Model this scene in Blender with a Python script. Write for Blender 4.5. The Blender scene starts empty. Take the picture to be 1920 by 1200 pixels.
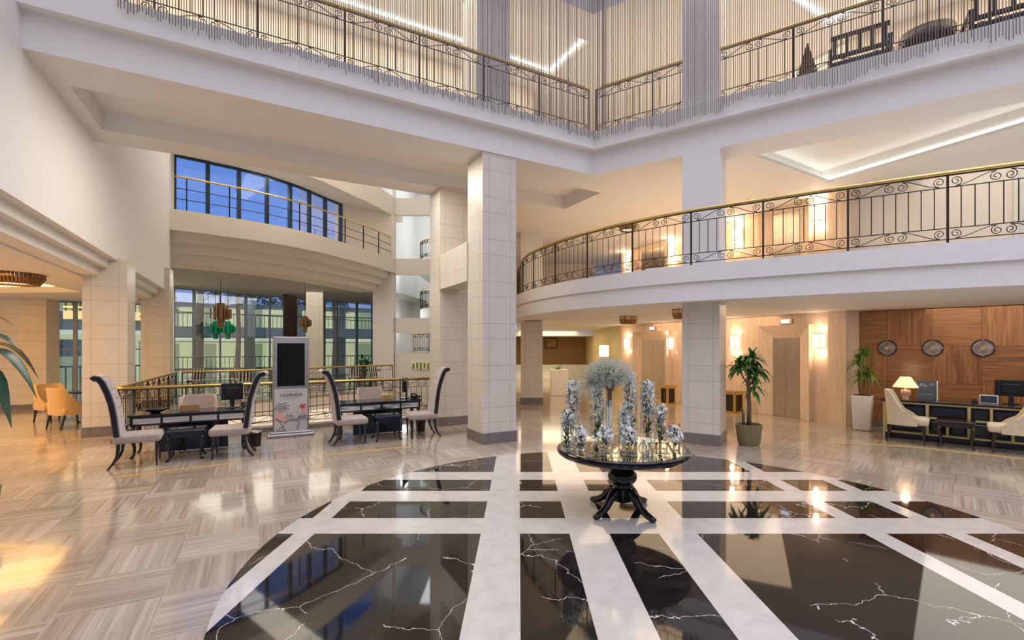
import bpy, bmesh, math, random
from mathutils import Vector, Matrix
from mathutils.geometry import tessellate_polygon
R = random.Random(7)
PI = math.pi
col = bpy.context.scene.collection
scn = bpy.context.scene

# ------------------------------------------------------------------ camera, world, exposure, large lights
F_, HX, HY, EYE = 880.0, 973.0, 650.0, 1.8
cam_d = bpy.data.cameras.new('camera'); cam = bpy.data.objects.new('camera', cam_d); col.objects.link(cam)
cam.location = (0, 0, EYE); cam.rotation_euler = (PI/2, 0, 0)
cam_d.sensor_width = 36; cam_d.lens = F_/1920*36
cam_d.shift_x = (960-HX)/1920; cam_d.shift_y = (HY-600)/1920
cam_d.clip_start = .05; cam_d.clip_end = 500
scn.camera = cam
scn.view_settings.view_transform = 'Standard'; scn.view_settings.look = 'None'
scn.view_settings.exposure = 0.16
scn.cycles.transparent_max_bounces = 32; scn.view_settings.gamma = 1; scn.view_settings.use_curve_mapping = False

world = bpy.data.worlds.new('world'); scn.world = world; world.use_nodes = True
wn = world.node_tree.nodes; wl = world.node_tree.links; wn.clear()
wo = wn.new('ShaderNodeOutputWorld'); wb = wn.new('ShaderNodeBackground')
tc = wn.new('ShaderNodeTexCoord'); sp = wn.new('ShaderNodeSeparateXYZ')
wl.new(tc.outputs['Generated'], sp.inputs[0])
rz = wn.new('ShaderNodeValToRGB')           # dusk sky by elevation
rz.color_ramp.elements[0].position = .50; rz.color_ramp.elements[0].color = (.42, .46, .72, 1)
rz.color_ramp.elements[1].position = .72; rz.color_ramp.elements[1].color = (.055, .17, .55, 1)
e = rz.color_ramp.elements.new(.60); e.color = (.16, .30, .75, 1)
m1 = wn.new('ShaderNodeMath'); m1.operation = 'MULTIPLY_ADD'; m1.inputs[1].default_value = .5; m1.inputs[2].default_value = .5
wl.new(sp.outputs['Z'], m1.inputs[0])
wno = wn.new('ShaderNodeTexNoise'); wno.inputs['Scale'].default_value = 4; wno.inputs['Detail'].default_value = 6
wmp = wn.new('ShaderNodeMapping'); wmp.inputs['Scale'].default_value = (1, 1, 4)
wl.new(tc.outputs['Generated'], wmp.inputs[0]); wl.new(wmp.outputs[0], wno.inputs['Vector'])
wcr = wn.new('ShaderNodeValToRGB'); wcr.color_ramp.elements[0].position = .52; wcr.color_ramp.elements[1].position = .72
wl.new(wno.outputs['Fac'], wcr.inputs[0])
cl = wn.new('ShaderNodeMix'); cl.data_type = 'RGBA'; cl.inputs[7].default_value = (.62, .66, .82, 1)
wl.new(wcr.outputs[0], cl.inputs[0]); wl.new(rz.outputs[0], cl.inputs[6])
wl.new(m1.outputs[0], rz.inputs[0])
# the lit atrium glass roof and hall behind the camera: pale lavender daylight
bk = wn.new('ShaderNodeMapRange'); bk.inputs['From Min'].default_value = .30; bk.inputs['From Max'].default_value = .0
wl.new(sp.outputs['Y'], bk.inputs['Value'])
zt = wn.new('ShaderNodeMapRange'); zt.inputs['From Min'].default_value = .80; zt.inputs['From Max'].default_value = .92
wl.new(sp.outputs['Z'], zt.inputs['Value'])
mx = wn.new('ShaderNodeMath'); mx.operation = 'MAXIMUM'
wl.new(bk.outputs[0], mx.inputs[0]); wl.new(zt.outputs[0], mx.inputs[1])
cb = wn.new('ShaderNodeMix'); cb.data_type = 'RGBA'; 
hc = wn.new('ShaderNodeValToRGB'); hc.color_ramp.elements[0].position = .58; hc.color_ramp.elements[0].color = (.17, .165, .17, 1)
hc.color_ramp.elements[1].position = .92; hc.color_ramp.elements[1].color = (1.15, 1.15, 1.15, 1)
wl.new(m1.outputs[0], hc.inputs[0]); hv = wn.new('ShaderNodeVectorMath'); hv.operation = 'MULTIPLY'; hv.inputs[1].default_value = (1.6, 1.6, 1.95)
wl.new(hc.outputs[0], hv.inputs[0]); wl.new(hv.outputs[0], cb.inputs[7])
wl.new(mx.outputs[0], cb.inputs[0]); wl.new(cl.outputs[2], cb.inputs[6])
wl.new(cb.outputs[2], wb.inputs['Color']); wb.inputs['Strength'].default_value = 1.0
wl.new(wb.outputs[0], wo.inputs['Surface'])

# ------------------------------------------------------------------ coordinate frames
SA, CA = math.sin(math.radians(61)), math.cos(math.radians(61))
def nt(n, t): return (t*SA - n*CA, t*CA + n*SA)          # left wing: t along the wall, n away
def sm(s, m): return (s*.733 + m*.68, -s*.68 + m*.733)   # reception wing
CX, CY = 1.55, 9.83                                       # atrium corner
UX, UY = math.sin(math.radians(57)), -math.cos(math.radians(57))
def uv(u, v): return (CX + u*UX - v*UY, CY + u*UY + v*UX)  # right wing: u along the edge, v away
def W(x, y, h):
    Y = F_*(EYE-h)/(y-HY); return ((x-HX)/F_*Y, Y)
def lift(Y): return 12.45-.47*Y                           # X of the lift wall at depth Y
A_L = math.atan2(CA, SA)                                  # heading (radians from +X) of t
A_S = math.atan2(-.68, .733)
A_U = math.atan2(UY, UX)
A_LIFT = math.atan2(-1, .47)                              # along the lift wall towards camera

# ------------------------------------------------------------------ mesh builder
class MB:
    def __init__(s): s.v = []; s.f = []; s.m = []; s.mi = 0
    def add(s, vs, fs):
        b = len(s.v); s.v += [tuple(v) for v in vs]
        s.f += [tuple(b+i for i in f) for f in fs]; s.m += [s.mi]*len(fs); return s
    def box(s, c, d, rz=0, rx=0, ry=0):
        hx, hy, hz = d[0]/2, d[1]/2, d[2]/2
        M = Matrix.Rotation(rz, 3, 'Z') @ Matrix.Rotation(ry, 3, 'Y') @ Matrix.Rotation(rx, 3, 'X')
        vs = [Vector(c)+M@Vector((x*hx, y*hy, z*hz)) for x in (-1, 1) for y in (-1, 1) for z in (-1, 1)]
        return s.add(vs, [(0,1,3,2),(4,6,7,5),(0,4,5,1),(2,3,7,6),(0,2,6,4),(1,5,7,3)])
    def rbox(s, c, d, r=.02, seg=3, rz=0, ry=0, taper=None, puff=0):
        bm = bmesh.new(); bmesh.ops.create_cube(bm, size=1)
        for v in bm.verts: v.co = Vector((v.co.x*d[0], v.co.y*d[1], v.co.z*d[2]))
        if taper:
            for v in bm.verts:
                if v.co.z < 0: v.co.x *= taper; v.co.y *= taper
        bmesh.ops.bevel(bm, geom=list(bm.edges), offset=r, segments=seg, profile=.5, affect='EDGES')
        M = Matrix.Rotation(rz, 3, 'Z') @ Matrix.Rotation(ry, 3, 'Y')
        bm.verts.index_update()
        vs = [Vector(c)+M@v.co for v in bm.verts]; fs = [[v.index for v in f.verts] for f in bm.faces]
        bm.free(); return s.add(vs, fs)
    def prism(s, poly, z0, z1, holes=()):
        loops = [list(poly)]+[list(h) for h in holes]
        flat = [p for l in loops for p in l]; n = len(flat)
        tri = tessellate_polygon([[Vector((p[0], p[1], 0)) for p in l] for l in loops])
        vs = [(p[0], p[1], z0) for p in flat]+[(p[0], p[1], z1) for p in flat]
        fs = []
        for t in tri:
            a, b, c = [flat[i] for i in t]
            if (b[0]-a[0])*(c[1]-a[1])-(b[1]-a[1])*(c[0]-a[0]) < 0: t = (t[0], t[2], t[1])
            fs.append((t[2], t[1], t[0])); fs.append(tuple(i+n for i in t))
        o = 0
        for k, l in enumerate(loops):
            a = sum(l[i][0]*l[(i+1) % len(l)][1]-l[(i+1) % len(l)][0]*l[i][1] for i in range(len(l)))
            ccw = (a > 0) == (k == 0)
            for i in range(len(l)):
                j = (i+1) % len(l); q = (o+i, o+j, o+j+n, o+i+n)
                fs.append(q if ccw else q[::-1])
            o += len(l)
        return s.add(vs, fs)
    def tube(s, pts, r, k=6, cap=True, flat=None):
        pts = [Vector(p) for p in pts]; n = len(pts)
        rs = r if isinstance(r, (list, tuple)) else [r]*n
        up = None; b = len(s.v); vs = []; fs = []
        for i, p in enumerate(pts):
            t = (pts[min(i+1, n-1)]-pts[max(i-1, 0)])
            if t.length < 1e-9: t = Vector((0, 0, 1))
            t.normalize()
            if up is None:
                up = Vector((0, 0, 1)) if abs(t.z) < .9 else Vector((1, 0, 0))
            a = t.cross(up); 
            if a.length < 1e-6: a = t.orthogonal()
            a.normalize(); c = a.cross(t).normalized(); up = c
            for j in range(k):
                an = 2*PI*j/k+(PI/4 if k == 4 else 0)
                vs.append(p+(a*math.cos(an)*rs[i]*(flat or 1)+c*math.sin(an)*rs[i]))
        for i in range(n-1):
            for j in range(k):
                j2 = (j+1) % k; fs.append((i*k+j, i*k+j2, (i+1)*k+j2, (i+1)*k+j))
        if cap: fs.append(tuple(range(k))[::-1]); fs.append(tuple((n-1)*k+j for j in range(k)))
        return s.add(vs, fs)
    def lathe(s, prof, c=(0, 0, 0), k=24, sx=1, sy=1, rot=0):
        vs = []; fs = []; n = len(prof)
        for r, z in prof:
            for j in range(k):
                a = 2*PI*j/k+rot; vs.append((c[0]+r*math.cos(a)*sx, c[1]+r*math.sin(a)*sy, c[2]+z))
        for i in range(n-1):
            for j in range(k):
                j2 = (j+1) % k; fs.append((i*k+j, i*k+j2, (i+1)*k+j2, (i+1)*k+j))
        if prof[0][0] > 1e-5: fs.append(tuple(range(k))[::-1])
        if prof[-1][0] > 1e-5: fs.append(tuple((n-1)*k+j for j in range(k)))
        return s.add(vs, fs)
    def blob(s, c, r, k=0):
        # octahedron speck / flower bud
        x, y, z = c
        return s.add([(x+r,y,z),(x-r,y,z),(x,y+r,z),(x,y-r,z),(x,y,z+r),(x,y,z-r)],
                     [(0,2,4),(2,1,4),(1,3,4),(3,0,4),(2,0,5),(1,2,5),(3,1,5),(0,3,5)])
    def strip(s, pts, wid, nrm=None, th=0, fold=0):
        # leaf blade along pts with half widths wid
        vs = []; fs = []; n = len(pts); pts = [Vector(p) for p in pts]
        for i, p in enumerate(pts):
            t = (pts[min(i+1, n-1)]-pts[max(i-1, 0)]).normalized()
            a = t.cross(Vector((0, 0, 1)))
            if a.length < .05: a = Vector((1, 0, 0)) if nrm is None else Vector(nrm)
            a.normalize(); c = a.cross(t).normalized()
            vs += [p-a*wid[i]+c*fold*wid[i], p, p+a*wid[i]+c*fold*wid[i]]
        for i in range(n-1):
            b = i*3; fs += [(b, b+1, b+4, b+3), (b+1, b+2, b+5, b+4)]
        return s.add(vs, fs)
    def sweep(s, path, prof):
        # profile (offset to the right of travel, z) swept along an open XY path with mitred normals
        n = len(path); m = len(prof); vs = []; fs = []
        for i, p in enumerate(path):
            a = path[max(i-1, 0)]; b = path[min(i+1, n-1)]
            d1 = Vector((p[0]-a[0], p[1]-a[1])); d2 = Vector((b[0]-p[0], b[1]-p[1]))
            if d1.length < 1e-9: d1 = d2
            if d2.length < 1e-9: d2 = d1
            d1.normalize(); d2.normalize(); t = (d1+d2).normalized(); k = 1/max(.35, t.dot(d1))
            nx, ny = t.y*k, -t.x*k
            for o, z in prof: vs.append((p[0]+nx*o, p[1]+ny*o, z))
        for i in range(n-1):
            for j in range(m):
                j2 = (j+1) % m; fs.append((i*m+j, (i+1)*m+j, (i+1)*m+j2, i*m+j2))
        fs.append(tuple(range(m))); fs.append(tuple((n-1)*m+j for j in range(m))[::-1])
        return s.add(vs, fs)
    def build(s, name, mats, parent=None, loc=None, rz=0, smooth=False, angle=None):
        me = bpy.data.meshes.new(name); me.from_pydata(s.v, [], s.f)
        if not isinstance(mats, (list, tuple)): mats = [mats]
        for m in mats: me.materials.append(m)
        if len(mats) > 1: me.polygons.foreach_set('material_index', s.m)
        if smooth: me.polygons.foreach_set('use_smooth', [True]*len(me.polygons))
        me.update()
        if smooth and angle is not None: me.set_sharp_from_angle(angle=math.radians(angle))
        o = bpy.data.objects.new(name, me); col.objects.link(o)
        if parent is not None: o.parent = parent
        if loc is not None: o.location = loc
        o.rotation_euler = (0, 0, rz); return o

def tag(o, label=None, cat=None, group=None, kind=None):
    if label: o['label'] = label
    if cat: o['category'] = cat
    if group: o['group'] = group
    if kind: o['kind'] = kind
    return o
def thing(name, label, cat, loc=(0, 0, 0), rz=0, group=None):
    o = bpy.data.objects.new(name, None); col.objects.link(o); o.empty_display_size = .1
    o.location = loc; o.rotation_euler = (0, 0, rz); return tag(o, label, cat, group)
def struct(o, label=None): o['kind'] = 'structure'; return o
def kids(o): return [c for c in bpy.data.objects if c.parent == o]
def dup(root, loc, rz=0, label=None, group=None, parent=None):
    r = root.copy(); col.objects.link(r)
    if parent is not None: r.parent = parent
    if loc is not None: r.location = loc; r.rotation_euler = (0, 0, rz)
    if label: r['label'] = label
    if group: r['group'] = group
    for c in kids(root): dup(c, None, 0, None, None, r)
    return r
def text(s, size, mat, parent, loc, rot, name='lettering', ext=.002, ax='CENTER', sx=1, offset=0):
    cu = bpy.data.curves.new(name, 'FONT'); cu.body = s; cu.size = size; cu.extrude = ext; cu.align_x = ax; cu.offset = offset
    cu.materials.append(mat); o = bpy.data.objects.new(name, cu); col.objects.link(o)
    bpy.context.view_layer.update()
    me = bpy.data.meshes.new_from_object(o.evaluated_get(bpy.context.evaluated_depsgraph_get())); bpy.data.objects.remove(o); bpy.data.curves.remove(cu)
    if not me.materials: me.materials.append(mat)
    o = bpy.data.objects.new(name, me); col.objects.link(o)
    o.parent = parent; o.location = loc; o.rotation_euler = rot; o.scale = (sx, 1, 1); return o

# ------------------------------------------------------------------ materials
class NT:
    def __init__(s, name):
        s.mat = bpy.data.materials.new(name); s.mat.use_nodes = True
        s.n = s.mat.node_tree.nodes; s.l = s.mat.node_tree.links; s.n.clear()
        s.out = s.n.new('ShaderNodeOutputMaterial'); s.b = s.n.new('ShaderNodeBsdfPrincipled')
        s.l.new(s.b.outputs[0], s.out.inputs[0])
    def put(s, sock, v):
        if hasattr(v, 'is_output') or isinstance(v, bpy.types.NodeSocket): s.l.new(v, sock)
        else: sock.default_value = v
    def math(s, op, a, b=None, c=None):
        n = s.n.new('ShaderNodeMath'); n.operation = op; s.put(n.inputs[0], a)
        if b is not None: s.put(n.inputs[1], b)
        if c is not None: s.put(n.inputs[2], c)
        return n.outputs[0]
    def pos(s):
        g = s.n.new('ShaderNodeNewGeometry'); return g.outputs['Position']
    def obj(s): return s.n.new('ShaderNodeTexCoord').outputs['Object']
    def sep(s, v):
        n = s.n.new('ShaderNodeSeparateXYZ'); s.l.new(v, n.inputs[0]); return n.outputs
    def comb(s, x, y, z=0.0):
        n = s.n.new('ShaderNodeCombineXYZ')
        for i, q in enumerate((x, y, z)): s.put(n.inputs[i], q)
        return n.outputs[0]
    def mapping(s, v, sc=(1, 1, 1), rot=(0, 0, 0), loc=(0, 0, 0)):
        n = s.n.new('ShaderNodeMapping'); s.l.new(v, n.inputs[0])
        n.inputs['Scale'].default_value = sc; n.inputs['Rotation'].default_value = rot; n.inputs['Location'].default_value = loc
        return n.outputs[0]
    def noise(s, v, scale=5, detail=3, rough=.5, dist=0, col=False):
        n = s.n.new('ShaderNodeTexNoise'); s.l.new(v, n.inputs['Vector'])
        n.inputs['Scale'].default_value = scale; n.inputs['Detail'].default_value = detail
        n.inputs['Roughness'].default_value = rough; n.inputs['Distortion'].default_value = dist
        return n.outputs['Color' if col else 'Fac']
    def white(s, v):
        n = s.n.new('ShaderNodeTexWhiteNoise'); s.l.new(v, n.inputs['Vector']); return n.outputs['Value']
    def ramp(s, f, stops):
        n = s.n.new('ShaderNodeValToRGB'); s.l.new(f, n.inputs[0]); cr = n.color_ramp
        while len(cr.elements) < len(stops): cr.elements.new(.5)
        for e, (p, c) in zip(cr.elements, stops): e.position = p; e.color = (*c, 1)
        return n.outputs[0]
    def mix(s, f, a, b):
        n = s.n.new('ShaderNodeMix'); n.data_type = 'RGBA'; s.put(n.inputs[0], f)
        s.put(n.inputs[6], a if not isinstance(a, tuple) else (*a, 1)[:4]); s.put(n.inputs[7], b if not isinstance(b, tuple) else (*b, 1)[:4])
        return n.outputs[2]
    def bump(s, h, st=.1, d=.01):
        n = s.n.new('ShaderNodeBump'); n.inputs['Strength'].default_value = st; n.inputs['Distance'].default_value = d
        s.l.new(h, n.inputs['Height']); s.l.new(n.outputs[0], s.b.inputs['Normal'])
    def set(s, **k):
        for a, v in k.items():
            sock = s.b.inputs[a.replace('_', ' ')]
            if isinstance(v, tuple) and len(v) == 3: v = (*v, 1)
            s.put(sock, v)
        return s
def simple(name, c, rough=.5, metal=0, var=.06, scale=8, **k):
    m = NT(name); f = m.noise(m.obj(), scale, 3)
    lo = tuple(max(0, x*(1-var)) for x in c); hi = tuple(min(1, x*(1+var)) for x in c)
    m.set(Base_Color=m.ramp(f, [(.3, lo), (.7, hi)]), Roughness=rough, Metallic=metal, **k); return m.mat
def emit(name, c, st, var=0):
    m = NT(name); m.set(Base_Color=(.8, .8, .8), Emission_Color=c, Emission_Strength=st, Roughness=.5); return m.mat

def floor_mat():
    m = NT('striped_marble_floor'); p = m.sep(m.pos())
    def tiles(ang):
        c, s_ = math.cos(ang), math.sin(ang)
        u = m.math('ADD', m.math('MULTIPLY', p[0], c), m.math('MULTIPLY', p[1], s_))
        v = m.math('ADD', m.math('MULTIPLY', p[0], -s_), m.math('MULTIPLY', p[1], c))
        T = .60
        us, vs = m.math('DIVIDE', u, T), m.math('DIVIDE', v, T)
        iu, iv = m.math('FLOOR', us), m.math('FLOOR', vs)
        par = m.math('ABSOLUTE', m.math('MODULO', m.math('ADD', iu, iv), 2.0))
        par = m.math('GREATER_THAN', par, .5)
        rnd = m.white(m.comb(iu, iv))
        inv = m.math('SUBTRACT', 1.0, par)
        a = m.math('ADD', m.math('MULTIPLY', u, par), m.math('MULTIPLY', v, inv))
        b = m.math('ADD', m.math('MULTIPLY', v, par), m.math('MULTIPLY', u, inv))
        off = m.math('MULTIPLY', rnd, 37.0)
        # three slabs per block, each with its own tone
        ib = m.math('FLOOR', m.math('DIVIDE', b, .20))
        r2 = m.white(m.comb(iu, iv, ib))
        st = m.noise(m.comb(m.math('ADD', m.math('MULTIPLY', a, .55), off), m.math('ADD', m.math('MULTIPLY', b, 26.0), off), off), 1.0, 5, .65, .4)
        fu = m.math('ABSOLUTE', m.math('SUBTRACT', m.math('FRACT', us), .5)); fv = m.math('ABSOLUTE', m.math('SUBTRACT', m.math('FRACT', vs), .5))
        gr = m.math('GREATER_THAN', m.math('MAXIMUM', fu, fv), .4965)
        val = m.math('ADD', st, m.math('ADD', m.math('MULTIPLY', rnd, .10), m.math('MULTIPLY', r2, .09)))
        return val, gr
    v1, g1 = tiles(A_L); v2, g2 = tiles(A_S)
    side = m.math('GREATER_THAN', m.math('SUBTRACT', p[0], m.math('MULTIPLY', p[1], .12)), 1.2)
    inv = m.math('SUBTRACT', 1.0, side)
    val = m.math('ADD', m.math('MULTIPLY', v1, inv), m.math('MULTIPLY', v2, side))
    gr = m.math('ADD', m.math('MULTIPLY', g1, inv), m.math('MULTIPLY', g2, side))
    c = m.ramp(val, [(.34, (.24, .185, .135)), (.54, (.365, .305, .24)), (.68, (.47, .41, .335)), (.86, (.60, .545, .465))])
    c = m.mix(gr, c, (.50, .46, .40))
    m.set(Base_Color=c, Roughness=.13, Specular_IOR_Level=.8, Coat_Weight=.35, Coat_Roughness=.04); return m.mat
def black_marble():
    m = NT('black_marble'); p = m.pos()
    w = m.noise(p, 2.2, 5, .6, 0, True)
    vv = m.n.new('ShaderNodeVectorMath'); vv.operation = 'MULTIPLY_ADD'; vv.inputs[1].default_value = (.35, .35, .35)
    m.l.new(w, vv.inputs[0]); m.l.new(p, vv.inputs[2])
    vo = m.n.new('ShaderNodeTexVoronoi'); vo.feature = 'DISTANCE_TO_EDGE'; vo.inputs['Scale'].default_value = 1.15
    m.l.new(vv.outputs[0], vo.inputs['Vector'])
    a = m.math('LESS_THAN', vo.outputs['Distance'], m.math('MULTIPLY', m.noise(p, 9, 3), .0052))
    k = m.math('GREATER_THAN', m.noise(p, 1.7, 2), .46)
    v = m.math('MULTIPLY', a, k)
    base = m.ramp(m.noise(p, 3, 6, .7), [(.3, (.007, .006, .0055)), (.75, (.020, .016, .014))])
    m.set(Base_Color=m.mix(v, base, (.60, .55, .50)), Roughness=.04, Specular_IOR_Level=.62, IOR=1.5); return m.mat
def white_marble():
    m = NT('white_marble'); p = m.pos()
    f = m.noise(p, 6, 8, .7, .5); sp_ = m.sep(p)
    c = m.ramp(f, [(.35, (.52, .50, .445)), (.6, (.61, .588, .53))])
    j = m.math('LESS_THAN', m.math('ABSOLUTE', m.math('SUBTRACT', m.math('FRACT', m.math('DIVIDE', m.math('ADD', sp_[1], .88), 1.5)), .5)), .0016)
    m.set(Base_Color=m.mix(j, c, (.3, .28, .26)), Roughness=.12, Specular_IOR_Level=.7, Coat_Weight=.3, Coat_Roughness=.04); return m.mat
def tile_mat(name, c, w=.35, ch=.78):
    # cut stone cladding: horizontal courses and an upright joint near each corner
    m = NT(name); o = m.obj(); p = m.sep(o)
    fz = m.math('FRACT', m.math('DIVIDE', p[2], ch))
    j1 = m.math('LESS_THAN', m.math('ABSOLUTE', m.math('SUBTRACT', fz, .5)), .0055)
    j1b = m.math('LESS_THAN', m.math('ABSOLUTE', m.math('SUBTRACT', fz, .86)), .0055)
    jx = m.math('LESS_THAN', m.math('ABSOLUTE', m.math('SUBTRACT', m.math('ABSOLUTE', p[0]), w-.13)), .0035)
    jy = m.math('LESS_THAN', m.math('ABSOLUTE', m.math('SUBTRACT', m.math('ABSOLUTE', p[1]), w-.13)), .0035)
    j = m.math('MAXIMUM', m.math('MAXIMUM', j1, j1b), m.math('MAXIMUM', jx, jy))
    f = m.noise(m.mapping(o, (1, 1, .5)), 4, 6, .65)
    cc = m.ramp(f, [(.3, tuple(x*.94 for x in c)), (.7, tuple(min(1, x*1.04) for x in c))])
    m.set(Base_Color=m.mix(j, cc, tuple(x*.62 for x in c)), Roughness=.32)
    m.bump(m.math('SUBTRACT', 1.0, j), .4, .004); return m.mat
def travertine():
    m = NT('travertine'); o = m.pos(); f = m.noise(m.mapping(o, (9, 9, 1.1)), 1.5, 8, .7, .8)
    c = m.ramp(f, [(.3, (.62, .45, .31)), (.5, (.72, .56, .42)), (.72, (.80, .67, .53))])
    m.set(Base_Color=c, Roughness=.22); return m.mat
def veneer(name, ang, a, b, cx):
    m = NT(name); p = m.sep(m.pos())
    c, s_ = math.cos(ang), math.sin(ang)
    u = m.math('ADD', m.math('MULTIPLY', p[0], c), m.math('MULTIPLY', p[1], s_)); v = p[2]
    iu = m.math('FLOOR', m.math('DIVIDE', m.math('SUBTRACT', u, cx), .75)); iv = m.math('FLOOR', m.math('DIVIDE', m.math('SUBTRACT', v, .24), .79))
    par = m.math('GREATER_THAN', m.math('ABSOLUTE', m.math('MODULO', m.math('ADD', iu, iv), 2.0)), .5); inv = m.math('SUBTRACT', 1.0, par)
    rn = m.math('MULTIPLY', m.white(m.comb(iu, iv)), 20.0)
    x = m.math('ADD', m.math('MULTIPLY', u, par), m.math('MULTIPLY', v, inv)); y = m.math('ADD', m.math('MULTIPLY', v, par), m.math('MULTIPLY', u, inv))
    f = m.noise(m.comb(m.math('ADD', m.math('MULTIPLY', x, 1.3), rn), m.math('MULTIPLY', y, 26.0), rn), 1, 5, .6, .9)
    f = m.math('ADD', f, m.math('MULTIPLY', m.white(m.comb(iv, iu)), .10))
    fu = m.math('ABSOLUTE', m.math('SUBTRACT', m.math('FRACT', m.math('DIVIDE', m.math('SUBTRACT', u, cx), .75)), .5)); fv = m.math('ABSOLUTE', m.math('SUBTRACT', m.math('FRACT', m.math('DIVIDE', m.math('SUBTRACT', v, .24), .79)), .5))
    g = m.math('GREATER_THAN', m.math('MAXIMUM', fu, fv), .495)
    cc = m.ramp(f, [(.38, a), (.68, b)])
    m.set(Base_Color=m.mix(g, cc, tuple(q*.5 for q in a)), Roughness=.3); return m.mat
def glass_thin(name, tint, refl=.18, k=1.0):
    m = NT(name); m.n.remove(m.b)
    t = m.n.new('ShaderNodeBsdfTransparent'); t.inputs[0].default_value = (*tint, 1)
    g = m.n.new('ShaderNodeBsdfGlossy'); g.inputs['Roughness'].default_value = .01; g.inputs['Color'].default_value = (1, 1, 1, 1)
    lw = m.n.new('ShaderNodeFresnel'); lw.inputs[0].default_value = 1.5
    f = m.math('ADD', m.math('MULTIPLY', lw.outputs[0], k), refl)
    x = m.n.new('ShaderNodeMixShader'); m.l.new(f, x.inputs[0]); m.l.new(t.outputs[0], x.inputs[1]); m.l.new(g.outputs[0], x.inputs[2])
    m.l.new(x.outputs[0], m.out.inputs[0]); return m.mat

M_FLOOR = floor_mat(); M_BLACKM = black_marble(); M_WHITEM = white_marble()
M_WHITE = simple('white_plaster', (.79, .78, .755), .7, var=.015)
M_CREAM = simple('cream_plaster', (.82, .755, .67), .7, var=.02)
M_COL = tile_mat('column_stone', (.68, .635, .545))
M_PLINTH = simple('plinth_stone', (.19, .165, .15), .25, var=.12, scale=12)
M_TRAV = travertine()
M_WOOD = veneer('walnut_veneer', A_S, (.17, .065, .022), (.40, .185, .062), -2.60)
M_BRASS = simple('brass', (.62, .46, .17), .28, 1, var=.08)
M_IRON = simple('wrought_iron', (.035, .024, .018), .45, .6, var=.1)
M_STEEL = simple('brushed_bronze_steel', (.60, .54, .48), .24, 1, var=.08)
M_BLACK = simple('black_lacquer', (.009, .009, .012), .10, var=.1, Specular_IOR_Level=.45)
M_NAVY = simple('black_blue_lacquer', (.010, .013, .028), .12, var=.1, Specular_IOR_Level=.45)
M_DARKW = simple('dark_wood', (.030, .018, .013), .25, var=.2)
M_VELGREY = simple('grey_velvet', (.36, .30, .27), .75, var=.12, scale=20, Sheen_Weight=.5)
M_CREAMV = simple('cream_velvet', (.62, .54, .40), .75, var=.08, scale=20, Sheen_Weight=.4)
M_TAN = simple('tan_velvet', (.50, .34, .15), .75, var=.1, scale=20, Sheen_Weight=.4)
M_STRING = simple('bead_string', (.20, .165, .145), .45, .2, var=.15)
M_GLASS = glass_thin('clear_glass', (.96, .985, .98), .01, .55)
M_WINGLASS = glass_thin('window_glass', (.80, .89, .93), .10)
M_FRAME = simple('window_frame_grey', (.20, .25, .27), .4, .3)
M_FRAMEB = simple('window_frame_blue', (.02, .055, .10), .4, .2)
M_OLIVE = simple('olive_ceiling', (.44, .43, .36), .8, var=.03)
M_LEAF = simple('leaf_green', (.045, .17, .03), .35, var=.45, scale=6)
M_LEAFD = simple('leaf_dark_green', (.012, .06, .03), .3, var=.4, scale=6)
M_GRASSY = simple('leaf_bright', (.13, .27, .04), .4, var=.45, scale=9)
M_STEM = simple('stem_brown', (.16, .10, .055), .8, var=.25, scale=30)
M_SOIL = simple('soil', (.05, .03, .02), .9)
M_PETAL = simple('petal_white', (.86, .85, .80), .5, var=.1, scale=30)
M_GYPSO = simple('gypsophila', (.52, .56, .47), .6, var=.25, scale=30)
M_MIRROR = simple('mirror', (.62, .63, .60), .04, 1, var=.03)
M_GREYP = simple('screen_silver', (.28, .28, .295), .3, .4)
M_SCREEN = simple('black_screen', (.004, .004, .005), .3, Specular_IOR_Level=.2)
M_POSTER = simple('poster_print', (.50, .485, .48), .35, var=.1, scale=9)
M_INK = simple('ink', (.04, .035, .04), .6)
M_PINK = simple('poster_pink', (.62, .36, .32), .5, var=.15)
M_RED = simple('poster_red', (.40, .08, .09), .5, var=.2)
M_GREYI = simple('poster_grey', (.22, .22, .24), .5, var=.4)
M_GOLD = simple('gold', (.72, .52, .20), .25, 1, var=.05)
M_POTO = simple('olive_pot', (.20, .17, .075), .5)
M_POTW = simple('white_pot', (.72, .70, .66), .25, var=.03)
M_TAPE = simple('yellow_tape', (.60, .36, .07), .5)
M_TAPEY = simple('yellow_inlay', (.72, .58, .20), .3)
M_TRIMY = simple('brass_trim', (.62, .50, .20), .35, .5)
M_BROWNW = simple('brown_wallcover', (.27, .15, .055), .6, var=.06)
M_YELW = simple('yellow_wall', (.60, .50, .24), .6, var=.04)
M_CURT = simple('brown_curtain', (.05, .028, .02), .85)
M_REFLGREEN = simple('green_reflection', (.0, .22, .10), .15)
M_BRONZE = simple('bronze_leaf', (.24, .14, .06), .4, .7, var=.3, scale=14)
M_SHADE = NT('lamp_shade').set(Base_Color=(.85, .68, .45), Emission_Color=(1, .68, .34), Emission_Strength=.75, Roughness=.8).mat
M_LAMPW = emit('sconce_glow', (1, .80, .66), 2.3)
M_LED = emit('led_blue', (.5, .65, 1), 2.2)
M_COVE = emit('cove_glow', (1, .96, .84), 3.2)
M_COVEY = emit('cove_glow_amber', (1, .58, .10), 8)
M_DOWN = emit('downlight_glow', (1, .95, .85), 25)
M_LITROOM = NT('lit_room_yellow')
_p = M_LITROOM.sep(M_LITROOM.pos()); _u = M_LITROOM.math('ADD', _p[0], M_LITROOM.math('MULTIPLY', _p[1], .5))
_b = M_LITROOM.white(M_LITROOM.comb(M_LITROOM.math('FLOOR', M_LITROOM.math('MULTIPLY', _u, 1.1)), 0.0, 0.0))
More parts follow.
